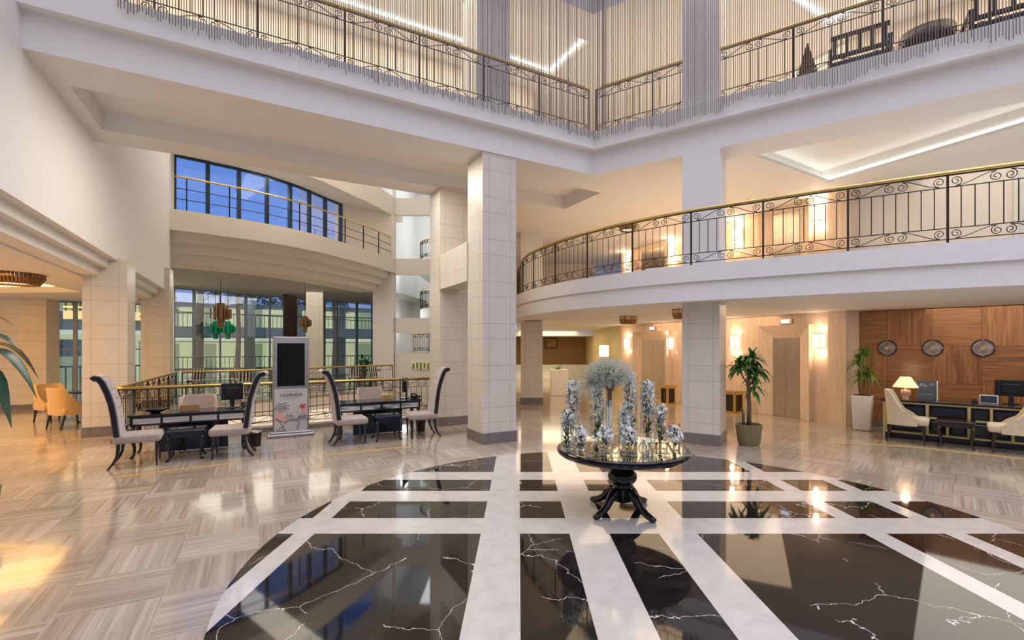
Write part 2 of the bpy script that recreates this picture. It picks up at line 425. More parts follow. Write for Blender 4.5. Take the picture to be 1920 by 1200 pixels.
_z = M_LITROOM.math('FRACT', M_LITROOM.math('DIVIDE', _p[2], 3.3))
_d = M_LITROOM.math('MULTIPLY', M_LITROOM.math('GREATER_THAN', _b, .62), M_LITROOM.math('LESS_THAN', _z, .62))
_c = M_LITROOM.mix(_d, (.90, .80, .42), (.30, .34, .18)); _c = M_LITROOM.mix(M_LITROOM.math('GREATER_THAN', _z, .70), _c, (1.0, .97, .75))
M_LITROOM.set(Base_Color=(.3, .3, .2), Emission_Color=_c, Emission_Strength=.72, Roughness=.6); M_LITROOM = M_LITROOM.mat
M_LITWHITE = emit('lit_room_white', (.9, .88, .75), 1.2)
M_EXTW = simple('outside_wall', (.16, .20, .20), .8)
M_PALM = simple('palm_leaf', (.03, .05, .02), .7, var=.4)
M_PALMG = simple('palm_lit', (.14, .15, .05), .7, var=.4)  # lighter copy of the palm leaf, light put into its colour

# ------------------------------------------------------------------ light helpers
def area(loc, size, power, color, rot=(0, 0, 0), sy=None, spread=None):
    l = bpy.data.lights.new('area_light', 'AREA'); l.energy = power; l.color = color; l.shape = 'RECTANGLE'; l.size = size; l.size_y = sy or size
    if spread: l.spread = spread
    o = bpy.data.objects.new('area_light', l); col.objects.link(o); o.location = loc; o.rotation_euler = rot; return o
def point(loc, power, color, r=.08):
    l = bpy.data.lights.new('point_light', 'POINT'); l.energy = power; l.color = color; l.shadow_soft_size = r
    o = bpy.data.objects.new('point_light', l); col.objects.link(o); o.location = loc; return o
WARM = (1, .72, .46); SOFT = (1, .90, .78); AMB = (1, .55, .18)

# ------------------------------------------------------------------ floor with void
rail_c0 = nt(11.45, -2.35); rail_c1 = nt(11.45, 4.3)
back_pts = [(-10.4, 14.5), (-9.4, 15.0), (-8.5, 15.9), (-7.7, 17.2), (-6.7, 18.7), (-5.4, 20.0)]
void = [rail_c0, rail_c1, (-2.3, 13.6), back_pts[-1]] + back_pts[::-1][1:]
MB().prism([(-30, -8), (24, -8), (24, 60), (-30, 60)], -.35, 0, [void]).build('floor', M_FLOOR)
# lower level seen through the void
vb = MB(); vb.prism([(-16, 8), (2, 8), (2, 26), (-16, 26)], -3.5, -3.3).build('floor_lower', M_FLOOR)
w = MB(); w.prism([(p[0], p[1]) for p in [nt(11.2, -2.6), nt(11.2, 4.6), (-2, 13.7), (-5.1, 20.6), (-11, 14.4)]], -3.3, -.35, [void]); 
struct(w.build('wall_lower', M_CREAM))
sf = MB()
for k in range(5):
    z1 = -.10-.30*k; sf.sweep(back_pts, [(.0, z1), (.10+.24*k, z1), (.10+.24*k, z1-.26), (0, z1-.26)])
struct(sf.build('trim_1', M_CREAM))
kb = MB()
kb.sweep([nt(11.40, -2.4), nt(11.40, 4.2)], [(.14, .002), (.14, .09), (-.14, .09), (-.14, .002)])
struct(kb.build('trim_2', M_PLINTH))

# inlaid medallion: grid of strips clipped by the round outline
mc = (1.42, 4.50); outl = []
for i in range(96):
    a = 2*PI*i/96; r = 3.60-.14*math.cos(a)
    outl.append((mc[0]+r*math.cos(a), mc[1]+r*math.sin(a)*1.0))
def clip(poly, axis, val, keep_less):
    out = []
    for i in range(len(poly)):
        a, b = poly[i], poly[(i+1) % len(poly)]
        ia = (a[axis] <= val) == keep_less or a[axis] == val; ib = (b[axis] <= val) == keep_less or b[axis] == val
        if ia: out.append(a)
        if ia != ib:
            t = (val-a[axis])/(b[axis]-a[axis]); out.append((a[0]+(b[0]-a[0])*t, a[1]+(b[1]-a[1])*t))
    return out
xs = [-3, -2.163, -1.965, -.367, .01, .485, .87, 1.347, 1.715, 3.32, 3.53, 4.095, 4.295, 6]
xb = [1, 0, 1, 0, 1, 0, 1, 0, 1, 0, 1, 0, 1]
ys = [0, 4.51, 4.92, 5.453, 5.845, 6.336, 6.73, 9]; yb = [1, 0, 1, 0, 1, 0, 1]
wm, bm_ = MB(), MB()
for i in range(len(xs)-1):
    for j in range(len(ys)-1):
        q = clip(clip(clip(clip(outl, 0, xs[i], False), 0, xs[i+1], True), 1, ys[j], False), 1, ys[j+1], True)
        if len(q) < 3: continue
        ar = sum(q[k][0]*q[(k+1) % len(q)][1]-q[(k+1) % len(q)][0]*q[k][1] for k in range(len(q)))/2
        if abs(ar) < 1e-4: continue
        (bm_ if xb[i] and yb[j] else wm).add([(p[0], p[1], .003) for p in q], [tuple(range(len(q)))])
struct(wm.build('floor_medallion_strips', M_WHITEM)); struct(bm_.build('floor_medallion_panels', M_BLACKM))
# yellow lines in the floor
for k, (a, b) in enumerate([(W(205, 896, 0), W(450, 867, 0)), (W(610, 853, 0), W(770, 837, 0))]):
    t = MB(); t.sweep([a, b], [(-.025, .001), (.025, .001), (.025, .003), (-.025, .003)])
    tag(t.build('floor_tape', M_TAPE), ['yellow floor tape line in front of the left desk group', 'yellow floor tape line in front of the concierge desk'][k], 'tape')
t = MB(); t.sweep([W(1560, 829, 0), W(1712, 838, 0), W(1990, 868, 0)], [(-.03, .001), (.03, .001), (.03, .003), (-.03, .003)])
tag(t.build('floor_tape', M_TAPEY), 'yellow floor tape line in front of the reception counter', 'tape')

# ------------------------------------------------------------------ columns
def column(i, c, ang, z0, z1, w=.70, plinth=True, mat=None):
    o = MB().box((0, 0, (z1-z0)/2), (w, w, z1-z0)).build('column_%d' % i, mat or M_COL, None, (c[0], c[1], z0), ang); struct(o)
    if plinth:
        p = MB(); p.box((0, 0, .10), (w+.03, w+.03, .20)); q = p.build('plinth', M_PLINTH, o)
    return o
column(1, nt(7.87+.35, 3.60+.35), A_L, 0, 5.42)               # A
column(2, nt(10.12+.35, 3.57+.35), A_L, 0, 5.42)              # D
cB = (-.05+(3.07+3.68)/2+.545*.36, (8.80+8.43)/2+.839*.36)
column(3, cB, A_U, 0, 2.64, .66); column(11, cB, A_U, 3.16, 5.42, .66, False, M_WHITE)
column(4, (.40, 15.05), 0, 0, 2.6, .68)                       # C
column(5, (.40, 15.05), 0, 3.2, 5.42, .68, False, M_WHITE)
column(6, nt(12.28+.35, -2.70), A_L, 0, 3.6)                  # E
column(7, nt(18.0, -2.72), A_L, 0, 4.2)                       # F
column(8, (cB[0], cB[1]), A_U, 6.2, 9.4, .66, False, M_WHITE)
column(9, nt(7.87+.35+.25, 3.95), A_L, 6.2, 9.4, .7, False, M_WHITE)
bmD = MB(); bmD.box((0, 0, 0), (.5, 1.6, .77)); struct(bmD.build('beam_1', M_COL, None, (*nt(9.35, 3.57+.25), 3.475), A_L))
# far column in the dining room
column(10, (-10.60, 24.4), A_L-.15, 0, 4.65, .80)

# ------------------------------------------------------------------ level two slab (ceiling 5.4, floor 6.2)
def rt(p, q, k): return (p[0]+(q[0]-p[0])*k, p[1]+(q[1]-p[1])*k)
C0 = (CX, CY)
slab = [C0, uv(13, 0), (18, 8), (14, 24), (-4.3, 24.5), (-2.0, 11.9), nt(10.8, 4.2), nt(10.8, -2.5), nt(7.85, -2.5)]
cofL = [nt(8.67, -2.28), nt(8.67, 7.0), nt(10.16, 7.0), nt(10.16, -2.28)]
cofR = [(4.45, 8.85), (6.80, 10.29), (8.75, 6.58), (8.50, 6.22)]
def grow(poly, d):
    cx = sum(p[0] for p in poly)/len(poly); cy = sum(p[1] for p in poly)/len(poly); out = []
    for p in poly:
        v = Vector((p[0]-cx, p[1]-cy)); out.append((p[0]+v.x/v.length*d, p[1]+v.y/v.length*d))
    return out
struct(MB().prism(slab, 5.4, 5.46, [cofL, cofR]).build('ceiling', M_WHITE))
cofR2 = grow(cofR, .22)
struct(MB().prism(slab, 5.46, 5.72, [cofL, cofR2]).build('ceiling_middle', M_WHITE))
struct(MB().prism(slab, 5.72, 6.18).build('ceiling_top', M_WHITE))
# projecting lip at the atrium edge
lip = MB(); path = [nt(7.85, -2.6), C0, uv(13, 0)]
lip.sweep(path, [(.16, 5.86), (.16, 6.22), (-.25, 6.22), (-.25, 5.86)])
struct(lip.build('trim_3', M_WHITE))
lip.__init__(); 
# cove strips in the right coffer (hidden behind the lip)
cv = MB()
c3 = grow(cofR2, -.03)
for i in (0, 1):
    a, b = c3[i], c3[(i+1) % 4]; cv.sweep([a, b], [(-.02, 5.48), (.02, 5.48), (.02, 5.52), (-.02, 5.52)])
tag(cv.build('cove_light', M_COVE), 'cove light strip tucked behind the edge of the upper right ceiling recess', 'cove light')

# ------------------------------------------------------------------ left wall with stepped soffit
wl_ = MB()
prof = [(0, 3.55), (0, 13.0), (.9, 13.0), (.9, 3.10), (.45, 3.10), (.30, 3.10), (.30, 3.25), (.15, 3.25), (.15, 3.40), (0.0, 3.40)]
prof = [(-.0, 3.55), (-.15, 3.55), (-.15, 3.39), (-.30, 3.39), (-.30, 3.23), (-1.0, 3.23), (-1.0, 13), (0, 13)]
wl_.sweep([nt(0.5, -2.5), nt(18.75, -2.5)], prof)
struct(wl_.build('wall_left', M_WHITE))

# lounge beyond the wall
lc = [nt(-2, -3.1), nt(19.4, -3.1), nt(19.4, -11), nt(-2, -11)]
cofl = [(-10.2, 9.6), (-11.25, 12.05), (-15.5, 12.4), (-14.5, 7.6)]
struct(MB().prism(lc, 3.2, 3.36, [cofl]).build('ceiling_lounge', M_WHITE))
struct(MB().prism(lc, 3.36, 3.60, [grow(cofl, .3)]).build('ceiling_lounge_middle', M_CREAM))
struct(MB().prism(lc, 3.60, 3.8).build('ceiling_lounge_top', M_CREAM))
cv = MB(); c3 = grow(cofl, .12)
for i in range(4): cv.sweep([c3[i], c3[(i+1) % 4]], [(-.02, 3.37), (.02, 3.37), (.02, 3.41), (-.02, 3.41)])
tag(cv.build('cove_light', M_COVEY), 'amber cove light strip around the lounge ceiling recess at far left', 'cove light')
struct(MB().prism([(-22, 12.6), (-14.3, 13.4), (-13.85, 13.75), (-13.9, 14.2), (-22, 14.2)], 0, 3.2).build('wall_lounge', M_COL))
struct(MB().prism([(-22, 12.56), (-14.3, 13.36), (-13.8, 13.73), (-13.8, 13.8), (-22, 13.8)], 0, .14).build('baseboard_lounge', M_PLINTH))

def window(i, p0, p1, z0, z1, cols, rows, frame, fw=.06, glass=M_WINGLASS):
    o = bpy.data.objects.new('window_%d' % i, None); col.objects.link(o); struct(o)
    d = Vector((p1[0]-p0[0], p1[1]-p0[1])); L = d.length; a = math.atan2(d.y, d.x)
    f = MB()
    for k_, t in enumerate(cols): f.box((t*L, 0, (z0+z1)/2), (fw if k_ % 2 else fw*.5, .09, z1-z0))
    for z in rows: f.box((L/2, 0, z), (L, .05, .04))
    f.build('window_frame', frame, o); MB().box((L/2, 0, (z0+z1)/2), (L, .012, z1-z0)).build('pane', glass, o)
    o.location = (p0[0], p0[1], 0); o.rotation_euler = (0, 0, a); return o
window(1, nt(19.3, -6.1), nt(19.3, -2.9), 0.05, 3.2, [0, .36, .72, 1], [.08, 1.72, 3.17], M_FRAME, .09)
# ground floor glass wall at the far end of the dining room
wA, wB = (-16.6, 22.6), (-9.6, 31.6)
def wf(px): r_ = (px-HX)/F_; return (-16.6-22.6*r_)/(9*r_-7)
window(2, wA, wB, 0, 4.7, [0]+[wf(p) for p in (364, 413, 461, 506, 553, 581, 608, 632, 669, 697)]+[1], [.05, 2.05, 3.5, 4.6], M_FRAME, .13)
struct(MB().prism([nt(19.25, -2.9), nt(19.5, -2.9), (-16.9, 22.4), (-16.6, 22.6)], 0, 4.9).build('wall_dining_left', M_CREAM))
struct(MB().prism([(-9.6, 31.6), (-6.2, 31.8), (-6.2, 32), (-9.6, 32)], 0, 4.9).build('wall_dining_right', M_CREAM))

# ------------------------------------------------------------------ curved balcony of the far hall (level two and three)
arc = [(-11.04, 15.08), (-10.5, 15.50), (-10.07, 15.9), (-9.65, 16.25), (-9.3, 16.6), (-8.95, 17.0), (-8.62, 17.4), (-8.35, 17.85), (-8.1, 18.3), (-7.85, 18.8), (-7.65, 19.35), (-7.35, 20.3), (-6.98, 21.3), (-6.65, 22.4), (-6.38, 23.7)]
def offs(path, d):
    out = []
    for i, p in enumerate(path):
        a = path[max(i-1, 0)]; b = path[min(i+1, len(path)-1)]; t = Vector((b[0]-a[0], b[1]-a[1])).normalized()
        out.append((p[0]-t.y*d, p[1]+t.x*d))
    return out
bs = MB()
arcx = [(-11.9, 14.45)]+arc+[(-6.30, 24.05)]
bs.sweep(arcx, [(0, 6.22), (-2.2, 6.22), (-2.2, 5.55), (0, 5.55)])
bs.sweep(arcx, [(-.30, 5.56), (-2.2, 5.56), (-2.2, 5.25), (-.30, 5.25)])
bs.sweep(arcx, [(-.58, 5.26), (-2.2, 5.26), (-2.2, 4.93), (-.58, 4.93)])
bs.sweep(arcx, [(-.86, 4.94), (-2.2, 4.94), (-2.2, 4.63), (-.86, 4.63)])
struct(bs.build('balcony_slab_far', M_CREAM))
struct(MB().prism(offs(arc, 1.0)+[(-6.2, 32), (-9.4, 32), (-17.0, 22.4), (-12.2, 15.6)], 4.64, 4.9).build('ceiling_dining', M_OLIVE))
bs = MB(); bs.sweep([(-11.6, 14.7)]+arc+[(-6.2, 25)], [(0, 9.4), (-1.45, 9.4), (-1.45, 8.42), (0, 8.42)])
struct(bs.build('balcony_slab_top', M_CREAM))
wp = offs(arc, 1.35)[:-2]
wo_ = bpy.data.objects.new('window_3', None); col.objects.link(wo_); struct(wo_)
f = MB()
def atlen(path, s):
    for i in range(len(path)-1):
        d = math.dist(path[i], path[i+1])
        if s <= d or i == len(path)-2:
            k = s/d; return (path[i][0]+(path[i+1][0]-path[i][0])*k, path[i][1]+(path[i+1][1]-path[i][1])*k, math.atan2(path[i+1][1]-path[i][1], path[i+1][0]-path[i][0]))
        s -= d
def plen(path): return sum(math.dist(path[i], path[i+1]) for i in range(len(path)-1))
Lw = plen(wp)
for k in range(8):
    x, y, a = atlen(wp, Lw*(k/7) if k else .01); f.box((x, y, 7.3), (.12, .14, 2.25), a)
f.sweep(wp, [(.05, 8.33), (-.05, 8.33), (-.05, 8.43), (.05, 8.43)]); f.sweep(wp, [(.05, 6.2), (-.05, 6.2), (-.05, 6.28), (.05, 6.28)])
f.build('window_frame', M_FRAMEB, wo_)
g = MB(); g.sweep(wp, [(.006, 6.25), (-.006, 6.25), (-.006, 8.4), (.006, 8.4)]); g.build('pane', glass_thin('window_glass_high', (.95, .97, 1), .02, .35), wo_)
w4 = dup(wo_, (0, 0, 3.2)); w4.name = 'window_4'
b2 = MB(); b2.sweep([(-11.6, 14.7)]+arc+[(-6.2, 25)], [(0, 13.0), (-1.45, 13.0), (-1.45, 11.7), (0, 11.7)]); struct(b2.build('balcony_slab_roof', M_CREAM))
x, y, a = atlen(wp, Lw)
struct(MB().prism([(x, y), (-6.3, 23.75), (-6.3, 24.0), (x-.3, y+.1)], 6.2, 8.45).build('wall_far_recess', M_CREAM))
p0 = wp[0]
struct(MB().prism([(-11.2, 15.0), (p0[0]+.02, p0[1]), (p0[0]-.6, p0[1]+.3), (-12.6, 15.6)], 6.2, 8.45).build('wall_far_left', M_CREAM))

# wall at the end with the square openings, and what lies behind it
ow = MB()
XL, XR, YY = -6.42, -3.2, 24.0
for z0, z1 in ((2.5, 3.27), (5.5, 6.3), (8.55, 9.4)): ow.box(((XL+XR)/2, YY+.15, (z0+z1)/2), (XR-XL, .3, z1-z0))
ow.box((XL+.01, YY+.15, 4.7), (.12, .3, 9.4)); ow.box((-6.9, 24.0, 2.75), (1.05, .3, 5.5))
ow.box(((XL+XR)/2, YY+.15, .72), (XR-XL, .3, 1.44)); ow.box(((XL+XR)/2, YY+.15, 12.4), (XR-XL, .3, 1.8)); ow.box((XL+.01, YY+.15, 11), (.12, .3, 4))
struct(ow.build('wall_back', M_WHITE))
rm = MB(); rm.box((-4.8, 33, 6.6), (6, .2, 13.2)); rm.box((-7.3, 28.5, 6.6), (.2, 9, 13.2)); rm.box((-2.4, 28.5, 6.6), (.2, 9, 13.2)); rm.box((-4.8, 28.6, 13.1), (5.2, 9.2, .2)); 
struct(rm.build('wall_stairwell', M_WHITE))
def halfround(cx, cy, r, z, n=14): return [(cx-r*math.cos(PI*i/n), cy-r*math.sin(PI*i/n)) for i in range(n+1)]
nb_ = thing('lit_display_niche', 'small lit shop display in the white wall beyond the stair well', 'display', (-5.0, 23.965, .86))
MB().box((0, 0, 0), (1.0, .06, .42)).build('lit_panel', M_LITROOM, nb_)
for k_ in range(5): MB().box((-.38+.19*k_, -.05, -.06+.03*(k_ % 2)), (.08, .05, .26+.05*(k_ % 3))).build('display_item', (M_BRONZE, M_BROWNW)[k_ % 2], nb_)
hb = MB()
hr = halfround(-4.2, 28.2, 1.7, 0)
for z in (6.9, 4.0): hb.prism(hr+[(-2.5, 31), (-5.9, 31)], z-.9, z)
hb.prism([(-6.2, 27.6), (-2.5, 27.6), (-2.5, 30), (-6.2, 30)], 1.0, 1.5)
struct(hb.build('balcony_slab_stairwell', M_WHITE))

# ------------------------------------------------------------------ mezzanine (bottom 2.6, floor 3.2)
mz_px = [(968.6, 499.6), (979, 481), (1010, 465.7), (1065, 445), (1149.6, 422.8), (1264, 399.3), (1391.8, 379.8), (1539.5, 357.5), (1711, 333)]
mz = [(2.4*F_/(650-y)*(x-HX)/F_, 2.4*F_/(650-y)) for x, y in mz_px]
mz = [(-.02, 16.5), (-.16, 15.2)]+mz+[(6.55, 6.15), (7.55, 5.55), (8.9, 4.75)]
def smooth(path, it=2):
    for _ in range(it):
        q = [path[0]]
        for a, b in zip(path[:-1], path[1:]): q += [(a[0]*.75+b[0]*.25, a[1]*.75+b[1]*.25), (a[0]*.25+b[0]*.75, a[1]*.25+b[1]*.75)]
        q.append(path[-1]); path = q
    return path
mzs = smooth(mz, 2)
bp = mzs+[(16, 4), (16, 12), (10, 24), (-.1, 24)]
struct(MB().prism(bp, 2.62, 3.18).build('ceiling_mezzanine', M_WHITE))
fz = MB(); fz.sweep(mzs, [(.10, 2.93), (.10, 3.22), (-.3, 3.22), (-.3, 2.93)])
fz.sweep(mzs, [(.05, 2.60), (.05, 2.93), (-.3, 2.93), (-.3, 2.60)])
struct(fz.build('trim_4', M_WHITE))

# ------------------------------------------------------------------ lift wall, wood wall, mezz walls
def liftpt(Y, off=0): # off>0 towards the hall
    return (lift(Y)-off*.905, Y-off*.425)
L0, L1 = 10.62, 18.1
for z0, z1, nm in ((0, 2.62, 'wall_lift_lower'), (3.2, 5.42, 'wall_lift_upper')):
    w = MB(); a, b = liftpt(L0), liftpt(L1)
    w.prism([a, b, (b[0]+.6, b[1]+.3), (a[0]+.6, a[1]+.3)], z0, z1)
    # pilaster next to the wood wall
    a2 = liftpt(L0, .10); b2 = liftpt(L0+.36, .10)
    w.prism([a2, b2, liftpt(L0+.36, -.1), liftpt(L0, -.1)], z0, z1)
    struct(w.build(nm, M_TRAV))
wa, wb_ = sm(-2.05, 13.25), sm(7, 13.25)
struct(MB().prism([wa, wb_, sm(7, 13.5), sm(-2.05, 13.5)], 0, 2.62).build('wall_wood', M_WOOD))
struct(MB().prism([sm(-2.05, 13.22), sm(7, 13.22), sm(7, 13.26), sm(-2.05, 13.26)], 0, .16).build('baseboard_wood', M_PLINTH))
struct(MB().prism([wa, wb_, sm(7, 13.5), sm(-2.05, 13.5)], 3.2, 5.42).build('wall_mezzanine', M_CREAM))
# lift doors
A_W = math.atan2(-1*.905, .425)
def lift_door(i, Ya, Yb, zb, name):
    o = bpy.data.objects.new('door_%d' % i, None); col.objects.link(o); struct(o)
    a = liftpt((Ya+Yb)/2, .0); o.location = (a[0], a[1], zb); o.rotation_euler = (0, 0, math.atan2(-.905, .425))
    Wd = math.dist(liftpt(Ya), liftpt(Yb)); H = 2.02
    # local x along the wall towards camera, local -y?? faces hall
    s = -1
    f = MB()
    for q in (-1, 1):
        f.add([(q*Wd/2, s*.01, 0), (q*(Wd/2+.33), s*.16, 0), (q*(Wd/2+.33), s*.16, H+.32), (q*Wd/2, s*.01, H)], [(0, 1, 2, 3) if q*s < 0 else (3, 2, 1, 0)])
        f.add([(q*(Wd/2+.33), s*.16, 0), (q*(Wd/2+.33), 0, 0), (q*(Wd/2+.33), 0, H+.32), (q*(Wd/2+.33), s*.16, H+.32)], [(0, 1, 2, 3)])
    f.add([(-Wd/2, s*.01, H), (Wd/2, s*.01, H), (Wd/2+.33, s*.16, H+.32), (-Wd/2-.33, s*.16, H+.32)], [(0, 1, 2, 3)])
    f.add([(-Wd/2-.33, s*.16, H+.32), (Wd/2+.33, s*.16, H+.32), (Wd/2+.33, 0, H+.32), (-Wd/2-.33, 0, H+.32)], [(0, 1, 2, 3)])
    f.build('door_frame', M_TRAV, o)
    for q in (-1, 1): MB().box((q*Wd/4, s*.012, H/2), (Wd/2-.006, .02, H)).build('door_leaf', M_STEEL, o)
    d = MB(); d.box((0, s*.03, H+.42), (.34, .04, .13)); dd = d.build('floor_display', M_STEEL, o)
    MB().box((0, s*.053, H+.42), (.20, .006, .08)).build('display_screen', M_LED, dd)
    return o
lift_door(1, 11.65, 12.30, .003, '')
lift_door(2, 15.95, 17.0, .003, '')
lift_door(3, 11.65, 12.30, 3.2, '')
lift_door(4, 15.95, 17.0, 3.2, '')
# corridor beyond the lifts
lp = liftpt(L1)
struct(MB().prism([lp, (lp[0]-.10, lp[1]+9), (lp[0]+.3, lp[1]+9), (lp[0]+.3, lp[1])], 0, 2.62).build('wall_corridor_right', M_YELW))
struct(MB().prism([(-.4, 27), (3.9, 27), (3.9, 27.2), (-.4, 27.2)], .75, 2.7).build('wall_corridor_back', M_BROWNW))
struct(MB().prism([(-.4, 24.5), (3.9, 24.5), (3.9, 27), (-.4, 27)], 2.36, 2.63).build('ceiling_corridor', M_WHITE))
cs = MB(); cs.prism([(-.4, 26.4), (3.9, 26.4), (3.9, 27), (-.4, 27)], 0, .78)
for k in range(4): cs.prism([(-.4, 25.2+.3*k), (1.9, 25.2+.3*k), (1.9, 26.5), (-.4, 26.5)], 0 if k == 0 else .14*k, .14*(k+1))
struct(cs.build('trim_5', M_WHITE))
struct(MB().prism([(-4, 24), (-.3, 24), (-.3, 27), (-4, 27)], 0, 5.4).build('wall_corridor_left', M_CREAM))
# white door on the mezzanine at far right
dr = bpy.data.objects.new('door_5', None); col.objects.link(dr); struct(dr); dr.location = (*sm(1.35, 13.24), 3.2); dr.rotation_euler = (0, 0, A_S)
MB().box((0, -.03, 1.06), (1.0, .05, 2.12)).build('door_frame', M_WHITE, dr)
q = MB(); q.box((0, -.07, 1.02), (.84, .05, 2.02)); q.box((0, -.10, 1.5), (.6, .02, .8)); q.box((0, -.10, .5), (.6, .02, .7)); q.build('door_leaf', M_POTW, dr)
MB().box((-.34, -.13, 1.0), (.12, .03, .03)).build('door_handle', M_BRASS, dr)

struct(MB().prism([(-1.6, 20.5), (3.3, 20.5), (3.3, 20.8), (-1.6, 20.8)], 3.2, 5.42).build('wall_mezzanine_back', M_CREAM))
struct(MB().prism([(-4.2, 24), (-1.95, 12.0), (-1.8, 12.0), (-1.4, 17), (-.3, 24)], 0, 13).build('wall_hidden', M_CREAM))
struct(MB().prism([nt(10.8, -2.6), nt(10.8, 4.2), (-1.8, 12), (-4.2, 24.5), (-6.5, 25), (-12, 15)], 13.0, 13.2).build('ceiling_far_hall', M_CREAM))
# level two back walls and ceiling
struct(MB().prism([nt(10.9, -2.5), nt(10.9, 6.5), nt(11.1, 6.5), nt(11.1, -2.5)], 6.2, 9.0).build('wall_upper_left', M_CREAM))
wq = [liftpt(L0), (1.5, 19), (1.5, 19.3), (lift(L0)+.3, L0+.2)]
struct(MB().prism([(-.6, 16), (3.2, 17.5), lp, liftpt(L0), sm(7, 13.25), sm(7, 13.5), (8.1, 11.2), (5, 19.2), (-.6, 19)], 6.2, 9.0).build('wall_upper_right', M_CREAM))
up = [(CX, CY), uv(13, 0), (18, 8), (10, 20), (-3, 20), nt(13, -2.5), nt(7.85, -2.5)]
cu1 = [nt(8.6, -2.2), nt(8.6, 6.6), nt(10.2, 6.6), nt(10.2, -2.2)]
cu2 = [(4.45, 8.85), (6.80, 10.29), (8.75, 6.58), (8.50, 6.22)]
struct(MB().prism(up, 8.76, 8.95, [cu1, cu2]).build('ceiling_upper', M_WHITE))
struct(MB().prism(up, 8.95, 12.5).build('ceiling_upper_top', M_WHITE))
cv = MB()
for c_ in (cu1, cu2):
    g_ = grow(c_, -.04)
    for i in range(4): cv.sweep([g_[i], g_[(i+1) % 4]], [(-.015, 8.90), (.015, 8.90), (.015, 8.93), (-.015, 8.93)])
tag(cv.build('cove_light', M_COVE), 'cove light strips in the top floor ceiling behind the string curtain', 'cove light')

# outside: added wings stand in for rooms reflected in the window glass
oz = MB()
ex = bpy.data.objects.new('reflection_wing', None); col.objects.link(ex); tag(ex, 'added wing outside the dining room windows, standing in for reflected yellow rooms and balconies', 'building')
e1 = MB(); e1.prism([(-40, 30), (-12, 44), (-12.5, 45), (-40, 31)], -1, 5.3); e1.prism([(-40, 27.5), (-11, 42), (-12, 44), (-40, 30)], 2.6, 3.3)
e1.build('wall', M_EXTW, ex)
for z0, z1 in ((.1, 2.5), (3.4, 4.9)):
    for k in range(8):
        a = rt((-38, 30.95), (-12.6, 43.65), k/8+.01); b = rt((-38, 30.95), (-12.6, 43.65), k/8+.105)
        MB().prism([(a[0], a[1]-.12), (b[0], b[1]-.12), (b[0], b[1]+.1), (a[0], a[1]+.1)], z0, z1).build('reflected_room', M_LITROOM, ex)
e2 = MB()
for z in (0, 3.3):
    for k in range(110):
        p = rt((-40, 27.6), (-11, 42.1), k/109); e2.box((p[0], p[1], z+.5), (.03, .03, 1.0))
    e2.sweep([(-40, 27.6), (-11, 42.1)], [(-.04, z+.98), (.04, z+.98), (.04, z+1.05), (-.04, z+1.05)])
e2.build('balcony_rail', M_IRON, ex)
struct(MB().prism([(-60, 24), (-16.7, 22.8), (-9.7, 31.8), (20, 32), (20, 90), (-60, 90)], -.5, -.02).build('ground', M_EXTW))
ex2 = bpy.data.objects.new('reflection_wing', None); col.objects.link(ex2); tag(ex2, 'added wing outside the lounge window, standing in for reflected yellow walls with pictures', 'building')
a0, a1 = nt(26, -16), nt(26, -3.4)
MB().prism([a0, a1, nt(26.4, -3.4), nt(26.4, -16)], -.5, 7).build('wall', M_LITROOM, ex2)
MB().prism([nt(24.6, -16), nt(24.6, -3.4), nt(26, -3.4), nt(26, -16)], 2.5, 3.2).build('balcony_slab', M_EXTW, ex2)
e2 = MB()
for z in (0, 3.2):
    for k in range(60):
        p = rt(nt(24.65, -16), nt(24.65, -3.4), k/59); e2.box((p[0], p[1], z+.5), (.04, .04, 1.0))
    e2.sweep([nt(24.65, -16), nt(24.65, -3.4)], [(-.03, z+.98), (.03, z+.98), (.03, z+1.05), (-.03, z+1.05)])
e2.build('balcony_rail', M_IRON, ex2)
for t_ in (-8.7, -6.9):
    c = nt(25.9, t_); pb = MB(); pb.box((0, 0, 0), (.9, .06, .7)); pf = pb.build('picture', simple('picture_blue', (.10, .22, .30), .5, var=.8, scale=4), ex2, (c[0], c[1], 1.75), A_L)
def palm(loc, h, n, Lf, label, mat, name='palm_tree'):
    o = thing(name, label, 'tree', loc)
    MB().tube([(0, 0, 0), (.1, 0, h*.5), (0, 0, h)], [.18, .14, .12], 8).build('trunk', M_STEM, o)
    f = MB()
    for i in range(n):
        a = 2*PI*i/n+R.uniform(-.2, .2); el = R.uniform(-.2, 1.1)
        base = Vector((0, 0, h)); pts = []
        for k in range(9):
            s_ = k/8; r_ = Lf*s_; pts.append(base+Vector((math.cos(a)*r_*math.cos(el), math.sin(a)*r_*math.cos(el), r_*math.sin(el)-1.1*Lf*.5*s_*s_)))
        f.tube(pts, .02, 3)
        for k in range(1, 9):
            for s2 in (-1, 1):
                for q in (0, .5):
                    p = pts[k-1].lerp(pts[k], q); d = Vector((-math.sin(a)*s2, math.cos(a)*s2, -.55)).normalized()+Vector((math.cos(a), math.sin(a), 0))*.5
                    l_ = Lf*.33*(1-abs(k/8-.45)); e_ = p+d*l_
                    w_ = Vector((0, 0, .035)); f.add([p-w_, p+w_, e_], [(0, 1, 2)])
    f.build('fronds', mat, o); return o
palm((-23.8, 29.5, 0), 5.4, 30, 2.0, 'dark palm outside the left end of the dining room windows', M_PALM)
palm((-18.3, 30.5, 0), 5.6, 30, 2.2, 'dark palm outside the middle dining room windows', M_PALM)
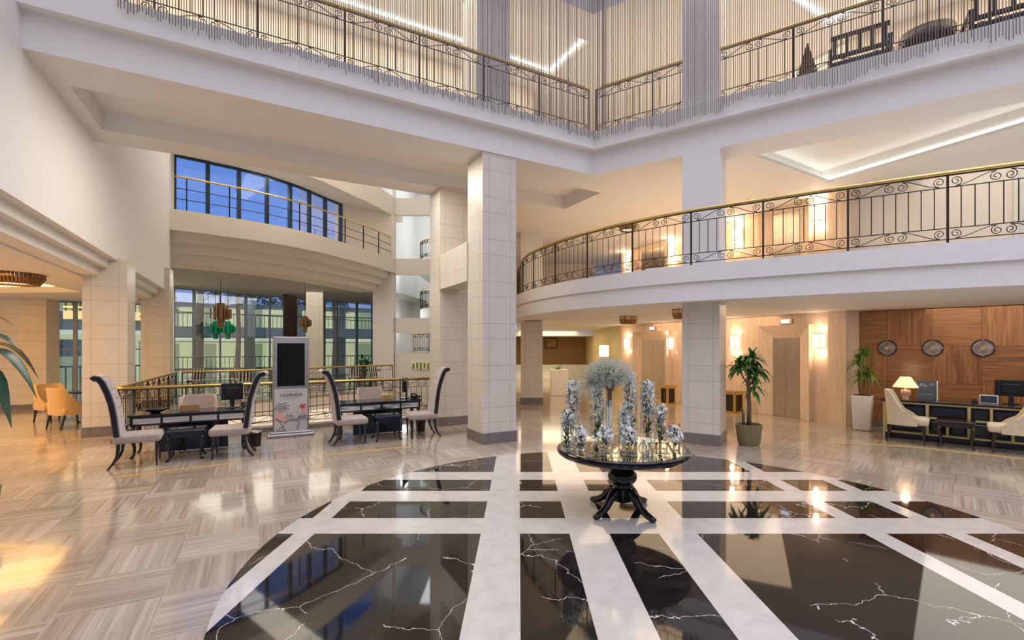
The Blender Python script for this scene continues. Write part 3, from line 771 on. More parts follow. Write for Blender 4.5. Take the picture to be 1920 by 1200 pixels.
def leaf_tree(loc, h, r, n, label):
    o = thing('garden_tree', label, 'tree', loc)
    MB().tube([(0, 0, 0), (0, 0, h)], [.22, .08], 7).build('trunk', M_STEM, o)
    f = MB()
    for k in range(n):
        d = Vector((R.gauss(0, 1), R.gauss(0, 1), R.gauss(0, 1))).normalized()*R.uniform(.4, 1)**.5
        p = Vector((d.x*r, d.y*r, h+d.z*r*.75)); a = Vector((R.uniform(-1, 1), R.uniform(-1, 1), R.uniform(-1, 1)))*.22; b_ = Vector((R.uniform(-1, 1), R.uniform(-1, 1), R.uniform(-1, 1)))*.16
        f.add([p, p+a, p+b_], [(0, 1, 2)])
    f.build('crown', M_PALM, o)
leaf_tree((-22.5, 45, 0), 6.6, 2.6, 2600, 'dark bushy tree behind the outside wing, seen through the left dining room panes')
leaf_tree((-11.0, 48, 0), 7.2, 3.6, 3600, 'dark bushy tree behind the outside wing, seen right of the dining room column')
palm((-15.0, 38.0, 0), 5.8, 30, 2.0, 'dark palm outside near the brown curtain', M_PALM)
palm((-17.2, 25.2, 0), 8.4, 26, 1.1, 'palm top in a painted lit tone outside the upper blue window, right of two', M_PALMG)
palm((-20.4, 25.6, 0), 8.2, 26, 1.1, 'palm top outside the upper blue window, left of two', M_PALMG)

# ------------------------------------------------------------------ added fill lights
def lw(rz_): return (0, 0, rz_)
# added area lights flush under the slabs imitate lit ceilings
area((4.6, 12.6, 2.60), 4.2, 130, WARM, (0, 0, -.45), 7.0)
area((8.3, 7.4, 2.60), 3.0, 75, SOFT, (0, 0, A_S), 5.0)
area((1.4, 17.5, 2.60), 3.0, 75, WARM, (0, 0, 0), 5.0)
area((1.5, 23.5, 2.60), 3.0, 110, (1, .8, .5), (0, 0, 0), 4.0)
area((4.2, 13.2, 5.38), 4.0, 150, (1, .68, .40), (0, 0, -.45), 7.0)
area((8.0, 7.2, 5.38), 3.0, 45, SOFT, (0, 0, A_S), 5.0)
area((*nt(9.3, 1.0), 5.36), 4.6, 170, SOFT, (0, 0, A_L), 2.2)
area((-11.5, 21.5, 4.6), 6.0, 170, SOFT, (0, 0, .9), 6.0)
area((-7.6, 16.4, 12.95), 7.0, 430, (1, .90, .78), (0, 0, .9), 5.0)
area((-9.3, 17.6, 8.35), 1.0, 40, (1, .88, .72), (0, 0, .9), 6.0)
area((-4.4, 28, 12.8), 2.5, 160, (.9, .95, 1), (0, 0, 0), 6.0)
point((-6.6, 27, 6.0), 40, (.95, .97, 1), .2); point((-6.6, 27, 3.0), 40, (.95, .97, 1), .2); point((-4.8, 30.5, 8.3), 50, (.95, .97, 1), .2); point((-4.6, 30.5, 2.6), 35, (1, .97, .9), .2)  # added points brighten the stair well openings
area((-7.0, 16.0, -.5), 5.0, 40, SOFT, (0, 0, 0), 3.0)
area((*nt(11.5, -6.5), 3.15), 5.0, 480, (1, .54, .18), (0, 0, A_L), 7.0)
area((*nt(9.4, 2.0), 8.7), 8.0, 130, (1, .82, .62), (0, 0, A_L), 2.4)
area((7.0, 8.0, 8.7), 8.0, 150, (1, .78, .58), (0, 0, A_U), 3.4)
area((4.4, 12.5, 8.7), 6.0, 130, (1, .78, .58), (0, 0, 0), 4.0)

# ------------------------------------------------------------------ railings
def shift(mb, d): mb.v = [(v[0]-d[0], v[1]-d[1], v[2]-d[2]) for v in mb.v]; return mb
def spiral(cx, cz, r, d, a0=0, turns=1.55, n=16):
    return [(cx+d*r*(1-.78*k/n)*math.cos(a0+turns*2*PI*k/n), cz+r*(1-.78*k/n)*math.sin(a0+turns*2*PI*k/n)) for k in range(n+1)]
def railing(label, path, z, gap, h=1.0, n=None, k=4, name='balcony_railing', rb=.0085, rs=.0065, group=None):
    L = plen(path); n = n or max(1, round(L/gap)); loc = (*path[0], z)
    o = thing(name, label, 'railing', loc, 0, group)
    def P(s, zz): x, y, a = atlen(path, min(max(s, 0), L-1e-4)); return (x-loc[0], y-loc[1], zz)
    def ln(mb, s0, z0, s1, z1, r, kk=k):
        m = max(1, int(abs(s1-s0)/.16)); mb.tube([P(s0+(s1-s0)*i/m, z0+(z1-z0)*i/m) for i in range(m+1)], r, kk, False)
    hr_ = MB(); m = max(2, int(L/.12)); hr_.tube([P(L*i/m, h) for i in range(m+1)], .030, 8); hr_.build('handrail', M_BRASS, o, smooth=True)
    pw = L/n
    for i in range(n+1):
        pm = MB(); x, y, a = atlen(path, min(i*pw, L-1e-4)); pm.box((x-loc[0], y-loc[1], h/2-.01), (.026, .026, h-.02), a)
        pm.lathe([(.035, 0), (.035, .012), (.018, .03)], (x-loc[0], y-loc[1], 0), 8); pm.build('post', M_IRON, o)
    zt, zu, zl, zb = h-.035, h-.20, .23, .075
    for i in range(n):
        s0, s1 = i*pw, (i+1)*pw; mb = MB(); c = (s0+s1)/2
        for zz, rr in ((zt, rb), (zu, rb), (zl, rb), (zb, rb)): ln(mb, s0, zz, s1, zz, rr)
        nb = max(3, int(round(pw/.135)))
        for j in range(1, nb): ln(mb, s0+pw*j/nb, zl, s0+pw*j/nb, zu, rs)
        for z0, z1 in ((zu, zt), (zb, zl)):
            r = (z1-z0)*.42
            for d, sc in ((1, s0+.02+r), (-1, s1-.02-r), (1, c+.005+r*.95), (-1, c-.005-r*.95)):
                # spirals beside the posts and back to back in the middle
                at_post = abs(sc-c) > r*1.5
                pts = spiral(sc, z0+r+.012 if at_post else z0+r+.02, r, d if at_post else d, -PI/2 if at_post else PI/2)
                if not at_post: pts = [(x_, z_) for x_, z_ in spiral(sc, z0+r+.01, r, -d, PI/2)]
                mb.tube([P(a_, b_) for a_, b_ in pts], rs, 4, False)
            for d in (1, -1):
                e0 = (s0+.02+r) if d == 1 else (s1-.02-r); e1 = c-d*(.005+r*.95)
                q = []
                for t_ in range(9):
                    w = t_/8; u = w*w*(3-2*w); q.append(P(e0+(e1-e0)*w, z0+.012+(2*r+.0)*u))
                mb.tube(q, rs, 4, False)
        mb.build('railing_panel', M_IRON, o)
    return o
iron_end = offs([tuple(p) for p in mzs], 0)
mzr = [p for p in mzs if p[1] > 4.0]
railing('brass topped scrolled iron railing along the curved mezzanine on the right', offs(mzr, .08), 3.22, 1.14)
railing('scrolled iron railing on the upper balcony edge left of the corner', [nt(7.93, -2.45), nt(7.93, 6.08)], 6.22, 1.2, n=7)
railing('scrolled iron railing on the upper balcony edge right of the corner', [uv(.04, .08), uv(9.6, .08)], 6.22, 1.2, n=8)
railing('ground floor iron railing with brass handrail behind the two black desks', [nt(11.45, -2.35), nt(11.45, 4.1)], .09, 1.15, h=.92, name='stair_railing')
railing('iron railing with brass handrail running back beside the left columns', [nt(11.5, -2.35), nt(17.6, -2.2)], .02, 1.2, name='stair_railing')
railing('curved iron railing around the far side of the stair well', offs(smooth(back_pts, 1), -.02), .02, 1.2, name='stair_railing')
# plain bar railing of the far curved balcony
bo = thing('balcony_railing', 'plain bar railing with brass handrail on the high curved balcony at left', 'railing', (*arc[0], 6.22))
ap = offs(arc, .06); L = plen(ap)
def AP(s, zz): x, y, a = atlen(ap, min(s, L-.001)); return (x-arc[0][0], y-arc[0][1], zz)
MB().tube([AP(L*i/60, 1.08) for i in range(61)], .032, 8).build('handrail', M_BRASS, bo, smooth=True)
for zz in (.70, .36): MB().tube([AP(L*i/60, zz) for i in range(61)], .014, 5).build('bar', M_IRON, bo)
for i in range(9):
    x, y, a = atlen(ap, min(.3+(L-.4)*i/8, L-.01)); MB().box((x-arc[0][0], y-arc[0][1], .54), (.035, .035, 1.08), a).build('post', M_IRON, bo)
for z, lb in ((6.9, 'upper'), (4.0, 'lower')):
    railing('half-round iron railing seen through the %s square wall opening' % lb, hr[:11], z, .9, h=1.05, rb=.016, rs=.012)
railing('straight iron railing inside the lowest square wall opening', [(-6.2, 27.55), (-2.5, 27.55)], 1.5, .9, h=1.05, rb=.016, rs=.012)

# string curtain in front of the upper railings
st = MB(); t = -1.55
def string(x, y, z0):
    r = .0058; st.add([(x-r, y-r*.6, z0), (x+r, y-r*.6, z0), (x, y+r, z0), (x-r, y-r*.6, 11), (x+r, y-r*.6, 11), (x, y+r, 11)], [(0, 1, 4, 3), (1, 2, 5, 4), (2, 0, 3, 5), (0, 2, 1)])
while t < 6.28:
    string(*nt(7.62+R.uniform(-.03, .03), t), 6.06+.02*math.sin(t*3)+R.uniform(-.05, .03)); t += .031
u = .22
while u < 10.5:
    wv = .06*math.sin(u*2.6)+.03*math.sin(u*7)
    string(*uv(u, -.24+R.uniform(-.03, .03)), 5.98+wv+R.uniform(-.04, .03)); u += .034
tag(st.build('string_curtain', M_STRING), 'curtain of hanging brown bead strings in front of the upper balconies', 'curtain', None, 'stuff')

# ------------------------------------------------------------------ seating
def leg_taper(mb, x, y, z1, dx=0, dy=0, r1=.024, r0=.013, bend=0):
    pts = []; rs = []
    for k in range(6):
        w = k/5; pts.append((x+dx*w+bend*math.sin(w*PI)*.5, y+dy*w, z1*(1-w))); rs.append(r1+(r0-r1)*w)
    mb.tube(pts, [r*1.2 for r in rs], 4); return mb
def make_tall_chair(label):
    o = thing('tall_back_chair', label, 'chair')
    b = MB(); b.rbox((.02, 0, .425), (.56, .54, .12), .035, 3, puff=1)
    b.build('seat', M_VELGREY, o, smooth=True)
    # curved high back with rolled top
    path = [(-.20, .40), (-.225, .55), (-.245, .75), (-.275, .95), (-.32, 1.12), (-.375, 1.27), (-.42, 1.335), (-.465, 1.345), (-.49, 1.32)]
    def slab_(y0, y1, th, inset=0):
        vs = []; fs = []; n = len(path)
        for i, (x, z) in enumerate(path):
            a = path[max(i-1, 0)]; c = path[min(i+1, n-1)]; d = Vector((c[0]-a[0], c[1]-a[1])).normalized(); nx, nz = d.y, -d.x
            h_ = th/2
            vs += [(x-nx*h_, y0, z-nz*h_), (x+nx*h_, y0, z+nz*h_), (x+nx*h_, y1, z+nz*h_), (x-nx*h_, y1, z-nz*h_)]
        for i in range(n-1):
            for j in range(4): j2 = (j+1) % 4; fs.append((i*4+j, i*4+j2, (i+1)*4+j2, (i+1)*4+j))
        fs += [(3, 2, 1, 0), tuple((n-1)*4+j for j in range(4))]
        return vs, fs
    m = MB(); m.add(*slab_(-.235, .235, .088))
    for zi in range(5):
        for yi in range(3):
            x = -.20-.03*zi*.6-(.02 if zi > 3 else 0); m.blob((x+.060-.012*zi, -.14+.14*yi, .62+.14*zi), .012)
    m.build('backrest', M_VELGREY, o, smooth=True, angle=40)
    for y in (-.25, .25): q = MB(); q.add(*slab_(y-.014, y+.014, .060)); q.build('back_frame', M_BLACK, o)
    for y in (-.22, .22):
        leg_taper(MB(), .25, y, .37).build('leg', M_BLACK, o)
        q = MB(); q.tube([(-.20, y, .40), (-.20, y, .30), (-.215, y, .18), (-.26, y, .08), (-.32, y, 0)], [.032, .03, .026, .022, .016], 4); q.build('leg', M_BLACK, o)
    return o
def put(o, xy, rz, z=0): o.location = (xy[0], xy[1], z); o.rotation_euler = (0, 0, rz); return o
tc0 = make_tall_chair('tall-backed grey chair at the left end of the left desk group')
put(tc0, nt(9.12, -1.62), A_L+.06)
dup(tc0, (*nt(9.12, -.38), 0), A_L+PI-.08, 'tall-backed grey chair between the left desk and the silver kiosk')
dup(tc0, (*nt(9.25, 1.48), 0), A_L+.02, 'tall-backed grey chair just right of the silver kiosk')
dup(tc0, (*nt(9.22, 2.88), 0), A_L+PI-.06, 'tall-backed grey chair in front of the stone column, right of the concierge desk')

def make_scoop(label, mat, lm, hb=.92, w=.58, d=.56, seat=.46, name='upholstered_chair', tuft=True, spread=105, caps=False):
    o = thing(name, label, 'chair')
    MB().rbox((.03, 0, seat-.07), (d, w-.06, .14), .045, 3).build('seat', mat, o, smooth=True)
    m = MB(); N = 28; a_, b_ = d*.50, w*.50; vs = []; fs = []; rows = 7
    for i in range(N+1):
        th = math.radians(-spread+2*spread*i/N); ab = abs(math.degrees(th))
        w_ = min(1, max(0, (ab-42)/(spread-42))); w_ = w_*w_*(3-2*w_); top = hb+(seat-.01-hb)*w_
        ct, snn = math.cos(th), math.sin(th)
        ex = 1 if ab < 70 else 1
        # squarish plan
        px = -a_*math.copysign(abs(ct)**.6, ct); py = b_*math.copysign(abs(snn)**.6, snn)
        for side in (0, 1):
            for k in range(rows):
                z = (seat-.15)+(top-(seat-.15))*k/(rows-1); out = 1+.16*max(0, (z-seat)/(hb-seat))
                off = .0 if side == 0 else .055
                x_ = px*out if px < 0 else px; q = Vector((px, py)).normalized()
                vs.append((x_+q.x*(-off), py*(1+.04*(out-1))-q.y*off, z-(0 if side == 0 else .0)))
    S = 2*rows
    for i in range(N):
        for k in range(rows-1):
            fs.append((i*S+k, (i+1)*S+k, (i+1)*S+k+1, i*S+k+1)); fs.append((i*S+rows+k, i*S+rows+k+1, (i+1)*S+rows+k+1, (i+1)*S+rows+k))
        fs.append((i*S+rows-1, (i+1)*S+rows-1, (i+1)*S+2*rows-1, i*S+2*rows-1)); fs.append((i*S, i*S+rows, (i+1)*S+rows, (i+1)*S))
    for i in (0, N):
        for k in range(rows-1): fs.append((i*S+k, i*S+k+1, i*S+rows+k+1, i*S+rows+k))
    m.add(vs, fs)
    if tuft:
        for yy in (-.15, -.05, .05, .15):
            for zz in (.62, .74): m.blob((-a_*1.0+.045-.03*(zz-.6), yy*w/.6, zz*hb/.92), .012)
    m.build('backrest', mat, o, smooth=True, angle=50)
    for y in (-1, 1):
        leg_taper(MB(), d*.40, y*(w*.5-.07), seat-.13, .03, 0, .024, .013).build('leg', lm, o)
        leg_taper(MB(), -d*.38, y*(w*.5-.08), seat-.13, -.07, 0, .024, .013).build('leg', lm, o)
    return o
dc = make_scoop('grey tufted armchair behind the left black desk', M_VELGREY, M_BLACK, .88, .64, .6, name='tufted_armchair')
put(dc, nt(10.62, -1.0), A_L-PI/2)
dup(dc, (*nt(10.70, 2.2), 0), A_L-PI/2, 'grey tufted armchair behind the concierge desk')
rc = make_scoop('cream upholstered chair at the left end of the reception counter', M_CREAMV, M_DARKW, .98, .54, .58, seat=.48, spread=112)
put(rc, sm(-.66, 11.53), A_S)
dup(rc, (*sm(.74, 11.53), 0), A_S+PI, 'cream upholstered chair at the right edge, facing the dark side table')
lc0 = make_scoop('tan upholstered chair in the left lounge with its back to the viewer', M_TAN, M_DARKW, .90, .66, .62, name='lounge_chair', spread=112)
put(lc0, (-9.98, 10.45), A_L+.75)
dup(lc0, (-11.15, 11.3, 0), -.25, 'tan upholstered chair in the left lounge seen from the side, nearest the glass')
dup(lc0, (-10.3, 12.3, 0), PI+.6, 'tan lounge chair mostly hidden behind the left stone column')

lt = thing('lounge_table', 'small dark table between the tan lounge chairs', 'table', (-10.35, 11.3, 0))
MB().lathe([(0, .70), (.38, .70), (.38, .735), (0, .735)], k=28).build('tabletop', M_BLACK, lt)
MB().lathe([(.22, 0), (.2, .03), (.04, .06), (.04, .70)], k=16).build('pedestal', M_BLACK, lt)

# ------------------------------------------------------------------ desks with side tables
def cabriole(x, y, h, sx, sy, r=.026):
    q = MB(); pts = [(x, y, h), (x+.018*sx, y+.018*sy, h*.82), (x+.012*sx, y+.012*sy, h*.6), (x-.012*sx, y-.012*sy, h*.3), (x-.008*sx, y-.008*sy, h*.12), (x+.03*sx, y+.03*sy, 0)]
    return q.tube(pts, [r*1.15, r*1.35, r*1.05, r*.75, r*.62, r*.85], 6)
def make_desk(label):
    o = thing('black_desk', label, 'desk'); Lx, D, H = 1.66, .62, .70
    MB().rbox((0, 0, H-.015), (Lx, D, .03), .006, 2).build('tabletop', M_BLACK, o)
    a = MB()
    for y in (-D/2+.04, D/2-.04): a.box((0, y, H-.045), (Lx-.08, .02, .03)); a.box((0, y, H-.165), (Lx-.08, .02, .03))
    for x in [-Lx/2+.05+(Lx-.1)*k/4 for k in range(5)]:
        for y in (-D/2+.04, D/2-.04): a.box((x, y, H-.105), (.035, .022, .13))
    for x in (-Lx/2+.04, Lx/2-.04): a.box((x, 0, H-.105), (.02, D-.1, .15))
    a.build('apron', M_BLACK, o)
    for k in range(4):
        x0 = -Lx/2+.05+(Lx-.1)*(k+.5)/4; MB().box((x0, -D/2+.042, H-.105), ((Lx-.1)/4-.035, .006, .09)).build('mirror_panel', M_MIRROR, o)
    MB().box((.02, .10, .27), (Lx*.60, .03, .52)).build('modesty_panel', M_NAVY, o)
    for sx in (-1, 1):
        for sy in (-1, 1): cabriole(sx*(Lx/2-.07), sy*(D/2-.07), H-.17, sx, sy, .03).build('leg', M_BLACK, o, smooth=True)
    return o
d1 = make_desk('long black lacquered desk with mirrored apron in the left desk group'); put(d1, nt(9.83, -1.0), A_L)
d2 = dup(d1, (*nt(9.85, 2.15), 0), A_L, 'long black lacquered desk with mirrored apron and concierge sign, right of the kiosk')
def make_side(label, mat=M_NAVY):
    o = thing('side_table', label, 'table')
    MB().rbox((0, 0, .46), (.52, .48, .03), .008, 2).build('tabletop', mat, o)
    a = MB(); a.box((0, 0, .405), (.46, .42, .08)); a.build('apron', mat, o)
    for sx in (-1, 1):
        for sy in (-1, 1): cabriole(sx*.21, sy*.19, .40, sx, sy, .026).build('leg', mat, o, smooth=True)
    return o
s1 = make_side('small black side table between the two tall chairs of the left desk'); put(s1, nt(9.26, -1.02), A_L)
dup(s1, (*nt(9.26, 2.18), 0), A_L, 'small black side table in front of the concierge desk')
s3 = make_side('small dark side table between the cream chairs at reception', M_DARKW); put(s3, sm(.02, 11.55), A_S)

def monitor(label, loc, rz, w=.40, h=.30, name='computer_monitor', tilt=0):
    o = thing(name, label, 'monitor', loc, rz)
    MB().rbox((0, 0, .11+h/2+.03), (w, .035, h), .01, 2).build('screen_housing', M_BLACK, o)
    MB().box((0, .0185, .11+h/2+.03), (w-.04, .003, h-.04)).build('screen', M_SCREEN, o)
    MB().rbox((0, -.03, .11+h/2+.02), (w*.6, .05, h*.6), .012, 2).build('rear_casing', M_BLACK, o)
    MB().box((0, -.03, .11), (.07, .03, .20)).build('neck', M_BLACK, o)
    MB().rbox((0, 0, .008), (.22, .16, .016), .005, 1).build('foot', M_BLACK, o); return o
monitor('black monitor seen from behind on the left desk', (*nt(9.95, -.42), .70), A_L+.12, .34, .30)
monitor('narrow dark monitor turned sideways on the concierge desk', (*nt(9.90, 2.72), .70), A_L+1.05, .36, .30)
for k, (n_, t_) in enumerate(((9.98, -.30), (9.98, 2.82))):
    ph = thing('desk_phone', ['black desk phone beside the monitor on the left desk', 'black desk phone beside the monitor on the concierge desk'][k], 'phone', (*nt(n_-.12, t_+.12), .70), A_L+.4)
    MB().rbox((0, 0, .03), (.16, .18, .05), .015, 2).build('phone_base', M_BLACK, ph)
    q = MB(); q.tube([(-.05, -.09, .065), (-.05, -.05, .095), (-.05, .05, .095), (-.05, .09, .065)], [.024, .014, .014, .024], 8); q.build('handset', M_BLACK, ph, smooth=True)
pl = thing('dish', 'dark oval dish on the left end of the left desk', 'dish', (*nt(9.75, -1.50), .70), A_L)
MB().lathe([(.05, 0), (.06, .01), (.15, .05), (.16, .075), (.10, .06), (0, .04)], k=24, sx=1.1, sy=.8).build('bowl', M_NAVY, pl, smooth=True)
def plate(label, loc, rz, l1, l2, w=.24, h=.13, mat=M_GOLD, tcol=M_INK):
    o = thing('name_plate', label, 'sign', loc, rz)
    MB().rbox((0, 0, h/2), (w, .015, h), .003, 1).build('panel', mat, o)
    if l1: text(l1, .042, tcol, o, (0, -.010, h*.56), (PI/2, 0, 0), ext=.001)
    if l2: text(l2, .030, tcol, o, (0, -.010, h*.20), (PI/2, 0, 0), ext=.001)
    return o
plate('brown guest relation name plate on the left desk', (*nt(9.62, -1.02), .70), A_L, 'ALL', 'Guest Relation', .28, .12, simple('plate_brown', (.34, .20, .08), .35, .4), M_GOLD)
plate('gold concierge name plate on the desk right of the kiosk', (*nt(9.64, 2.28), .70), A_L, 'ALL', 'CONCIERGE', .25, .13)

def bin_(label, loc):
    o = thing('waste_bin', label, 'bin', loc)
    MB().lathe([(.085, 0), (.105, .26), (.097, .26), (.08, .015), (0, .015)], k=24).build('body', M_IRON, o, smooth=True, angle=40)
    MB().lathe([(.106, .245), (.111, .25), (.111, .265), (.106, .27), (.100, .265)], k=24).build('rim', M_STEEL, o, smooth=True)
bin_('small round dark waste bin left of the kiosk', (*W(479, 836, 0), 0))
bin_('small round dark waste bin under the concierge desk', (*W(789, 808, 0), 0))

# ------------------------------------------------------------------ kiosk
kk = thing('display_kiosk', 'silver upright display kiosk with black screen and festival poster', 'kiosk', (*nt(10.55, .57), 0), A_L)
MB().rbox((0, 0, 1.03), (.66, .09, 1.94), .02, 3).build('housing', M_GREYP, kk, smooth=True, angle=40)
b = MB(); b.rbox((0, 0, .03), (.84, .36, .06), .012, 1); b.rbox((0, 0, .075), (.74, .2, .04), .01, 1); b.build('base', M_GREYP, kk)
MB().box((0, -.048, 1.44), (.50, .006, .86)).build('screen', M_SCREEN, kk)
po = MB().box((0, -.047, .52), (.60, .005, .86)).build('poster', M_POSTER, kk)
def decal(pts, mat, name, y=-.0505):
    q = MB(); n_ = len(pts); q.add([(x, y, z) for x, z in pts]+[(x, y+.0012, z) for x, z in pts], [tuple(range(n_)), tuple(range(n_, 2*n_))[::-1]]); return q.build(name, mat, po)
text('THE LAND OF', .032, M_GREYI, po, (0, -.0505, .885), (PI/2, 0, 0), ext=.0005, sx=1.2)
text('LEGENDS', .082, M_INK, po, (0, -.0505, .80), (PI/2, 0, 0), ext=.0005, sx=1.15, offset=.001)
text('COME AS A CHILD', .024, M_INK, po, (0, -.0505, .755), (PI/2, 0, 0), ext=.0005)
q = MB(); y_ = -.0515
for j, (z_, x0, x1) in enumerate(((.66, -.22, -.08), (.62, -.26, -.04), (.58, -.28, -.09), (.55, -.30, -.05), (.51, -.24, -.10))):
    x_ = x0
    while x_ < x1: q.box((x_+.012, y_, z_+.01*math.sin(x_*40)), (.022, .001, .016), 0, 0, .3); x_ += .03
for a0, a1 in (((-.26, .38), (-.16, .22)), ((-.16, .22), (-.09, .10)), ((-.28, .36), (-.15, .30)), ((-.27, .12), (-.14, .20)), ((-.27, .09), (-.12, .13))):
    q.tube([(a0[0], y_, a0[1]), (a1[0], y_, a1[1])], .006, 3)
q.build('brush_writing', M_INK, po)
decal([(-.28, .45), (-.2, .50), (-.1, .42), (-.05, .33), (-.12, .28), (-.24, .33), (-.29, .38)], M_PINK, 'pink_patch')
decal([(.20, .56), (.28, .55), (.29, .40), (.24, .36), (.19, .46)], M_PINK, 'pink_patch')
decal([(.17, .66), (.21, .62), (.27, .64), (.245, .585), (.28, .55), (.225, .555), (.20, .50), (.19, .56), (.13, .59), (.18, .61)], M_RED, 'red_flower', -.0515)
q = MB()
for k in range(9):
    cx_, cz_ = -.10+.05*k, .36+.05*math.sin(k*1.3); q.tube([(cx_+.05*math.cos(a_/3)*(1-a_*.06), y_, cz_+.035*math.sin(a_/3)*(1-a_*.06)) for a_ in range(12)], .006+.003*(k % 3), 3)
q.tube([(-.12, y_, .28), (-.02, y_, .34), (.08, y_, .33), (.2, y_, .37), (.28, y_, .35)], [.02, .012, .018, .03, .008], 4)
q.tube([(.1, y_, .34), (.14, y_, .24), (.1, y_, .14)], [.02, .016, .008], 4)
q.build('bird_drawing', M_GREYI, po)

# ------------------------------------------------------------------ round table with flowers
TX, TY, TZ = 1.13, 5.13, .70
tb = thing('round_table', 'round black pedestal table with mirror top in the middle of the hall', 'table', (TX, TY, 0))
MB().lathe([(0, .62), (.66, .62), (.69, .635), (.71, .655), (.71, .675), (.695, .685), (.71, .69), (.70, .698), (0, .698)], k=64).build('tabletop', M_BLACK, tb, smooth=True, angle=35)
MB().lathe([(0, .6985), (.66, .6985), (.66, .702), (0, .702)], k=64).build('mirror_top', M_MIRROR, tb)
MB().lathe([(.07, .25), (.10, .27), (.12, .285), (.10, .30), (.12, .315), (.150, .35), (.158, .385), (.150, .42), (.12, .455), (.085, .47), (.085, .50), (.13, .53), (.15, .56), (.15, .62)], k=32).build('pedestal', M_BLACK, tb, smooth=True)
MB().lathe([(.10, .12), (.115, .13), (.115, .26), (.09, .27)], k=6, rot=.3).build('pedestal_block', M_BLACK, tb)
for a in (218, 305, 131, 41):
    a = math.radians(a); q = MB(); pr = [(.06, .22), (.14, .225), (.20, .17), (.26, .10), (.33, .06), (.40, .035), (.44, .028)]
    q.tube([(r_*math.cos(a), r_*math.sin(a), z_) for r_, z_ in pr], [.045, .05, .046, .04, .036, .034, .026], 8); q.build('leg', M_BLACK, tb, smooth=True)
def flower5(mb, p, r):
    p = Vector(p); d = Vector((R.uniform(-1, 1), R.uniform(-1.2, .6), R.uniform(-.4, 1))).normalized(); a = d.orthogonal().normalized(); b = d.cross(a)
    for k in range(5):
        an = 2*PI*k/5; u_ = a*math.cos(an)+b*math.sin(an); w_ = d.cross(u_)
        mb.add([p, p+u_*r*.6+w_*r*.35+d*r*.2, p+u_*r*1.0+d*r*.05, p+u_*r*.6-w_*r*.35+d*r*.2], [(0, 1, 2, 3)])
    mb.blob(p+d*r*.1, r*.18)
def vase(label, x, y, rad, h, ftop, fbot, n, spread=1.0, leaf=40, kind='cyl', seed=1):
    o = thing('flower_vase', label, 'flower arrangement', (x, y, TZ+.002))
    t_ = .004
    if kind == 'cyl': pr = [(rad*.96, 0), (rad, .004), (rad, h), (rad-t_, h), (rad-t_, h-.012)]
    elif kind == 'bowl': pr = [(rad*.6, 0), (rad*.95, h*.25), (rad, h*.55), (rad*.85, h*.9), (rad*.9, h), (rad*.87, h)]
    MB().lathe(pr, k=28).build('glass_vase', M_GLASS, o, smooth=True)
    f, g = MB(), MB()
    n = int(n*1.35); leaf = int(leaf*1.8)
    for k in range(n):
        w = k/max(1, n-1); z = fbot+(ftop-fbot)*w; rr = rad*spread*(.55+.45*math.sin(w*PI*.9+.3)) if kind == 'cyl' else rad*spread*1.25*math.sin(math.acos(min(1, w*.95)))
        an = R.uniform(0, 2*PI); q = rr*math.sqrt(R.uniform(.15, 1)); flower5(f, (q*math.cos(an), q*math.sin(an), z+R.uniform(-.01, .01)), R.uniform(.018, .027))
    for k in range(leaf):
        z = R.uniform(.03, ftop*.95); an = R.uniform(0, 2*PI); q = rad*.75*R.uniform(.2, 1)*(.45+.55*min(1, z/max(.1, fbot+.05)))
        p = Vector((q*math.cos(an), q*math.sin(an), z)); d = Vector((math.cos(an)*.4, math.sin(an)*.4, R.uniform(-.2, 1))).normalized()
        g.strip([p, p+d*.025, p+d*.055], [.002, .011, .001], fold=.3)
    for k in range(5):
        an = k*1.3; g.tube([(rad*.15*math.cos(an), rad*.15*math.sin(an), .02), (rad*.3*math.cos(an+1), rad*.3*math.sin(an+1), ftop*.5), (rad*.4*math.cos(an), rad*.4*math.sin(an), ftop*.85)], .0035, 4)
    f.build('blossoms', M_PETAL, o); g.build('greenery', M_LEAFD, o); return o
def vp(px, Y): return (px-HX)/F_*Y
for lb, px, Y, rad, h, ft, fb, n, lf, kd in (
  ('tall glass cylinder of white blossoms at the left rear of the round table', 1073, 5.45, .085, .70, .70, .25, 90, 70, 'cyl'),
  ('tall glass cylinder of white blossoms directly left of the baby breath stand', 1120, 5.38, .085, .68, .68, .22, 90, 70, 'cyl'),
  ('tallest glass cylinder of white blossoms right of the baby breath stand', 1181, 5.42, .088, .80, .80, .15, 120, 70, 'cyl'),
  ('tall glass cylinder of white blossoms at the right rear of the round table', 1214, 5.35, .085, .70, .70, .30, 80, 80, 'cyl'),
  ('medium glass cylinder of white blossoms at the far left of the round table', 1063, 4.98, .066, .36, .42, .26, 45, 60, 'cyl'),
  ('medium glass cylinder packed with white blossoms at the middle of the round table', 1171, 5.0, .070, .42, .47, .14, 90, 50, 'cyl'),
  ('medium glass cylinder of white blossoms at the right of the round table', 1238, 5.05, .066, .40, .48, .34, 45, 60, 'cyl'),
  ('low glass bowl of white blossoms, leftmost of the low ones', 1088, 4.93, .062, .15, .26, .10, 60, 30, 'bowl'),
  ('low round glass bowl of white blossoms behind the letters R I X', 1134, 4.95, .085, .17, .24, .12, 70, 30, 'bowl'),
  ('low glass bowl of white blossoms in front of the middle cylinder', 1180, 4.88, .075, .15, .25, .11, 80, 40, 'bowl'),
  ('low glass bowl of white blossoms at the right end of the letters', 1265, 4.98, .080, .17, .25, .11, 70, 40, 'bowl')):
    vase(lb, vp(px, Y), Y, rad, h, ft, fb, n, .95, lf, kd)
gv = thing('glass_tumbler', 'small empty glass tumbler on the round table among the vases', 'glass', (vp(1214, 4.95), 4.95, TZ+.002))
MB().lathe([(.055, 0), (.06, .004), (.062, .12), (.058, .12), (.056, .02), (0, .02)], k=24).build('glass_body', M_GLASS, gv, smooth=True)
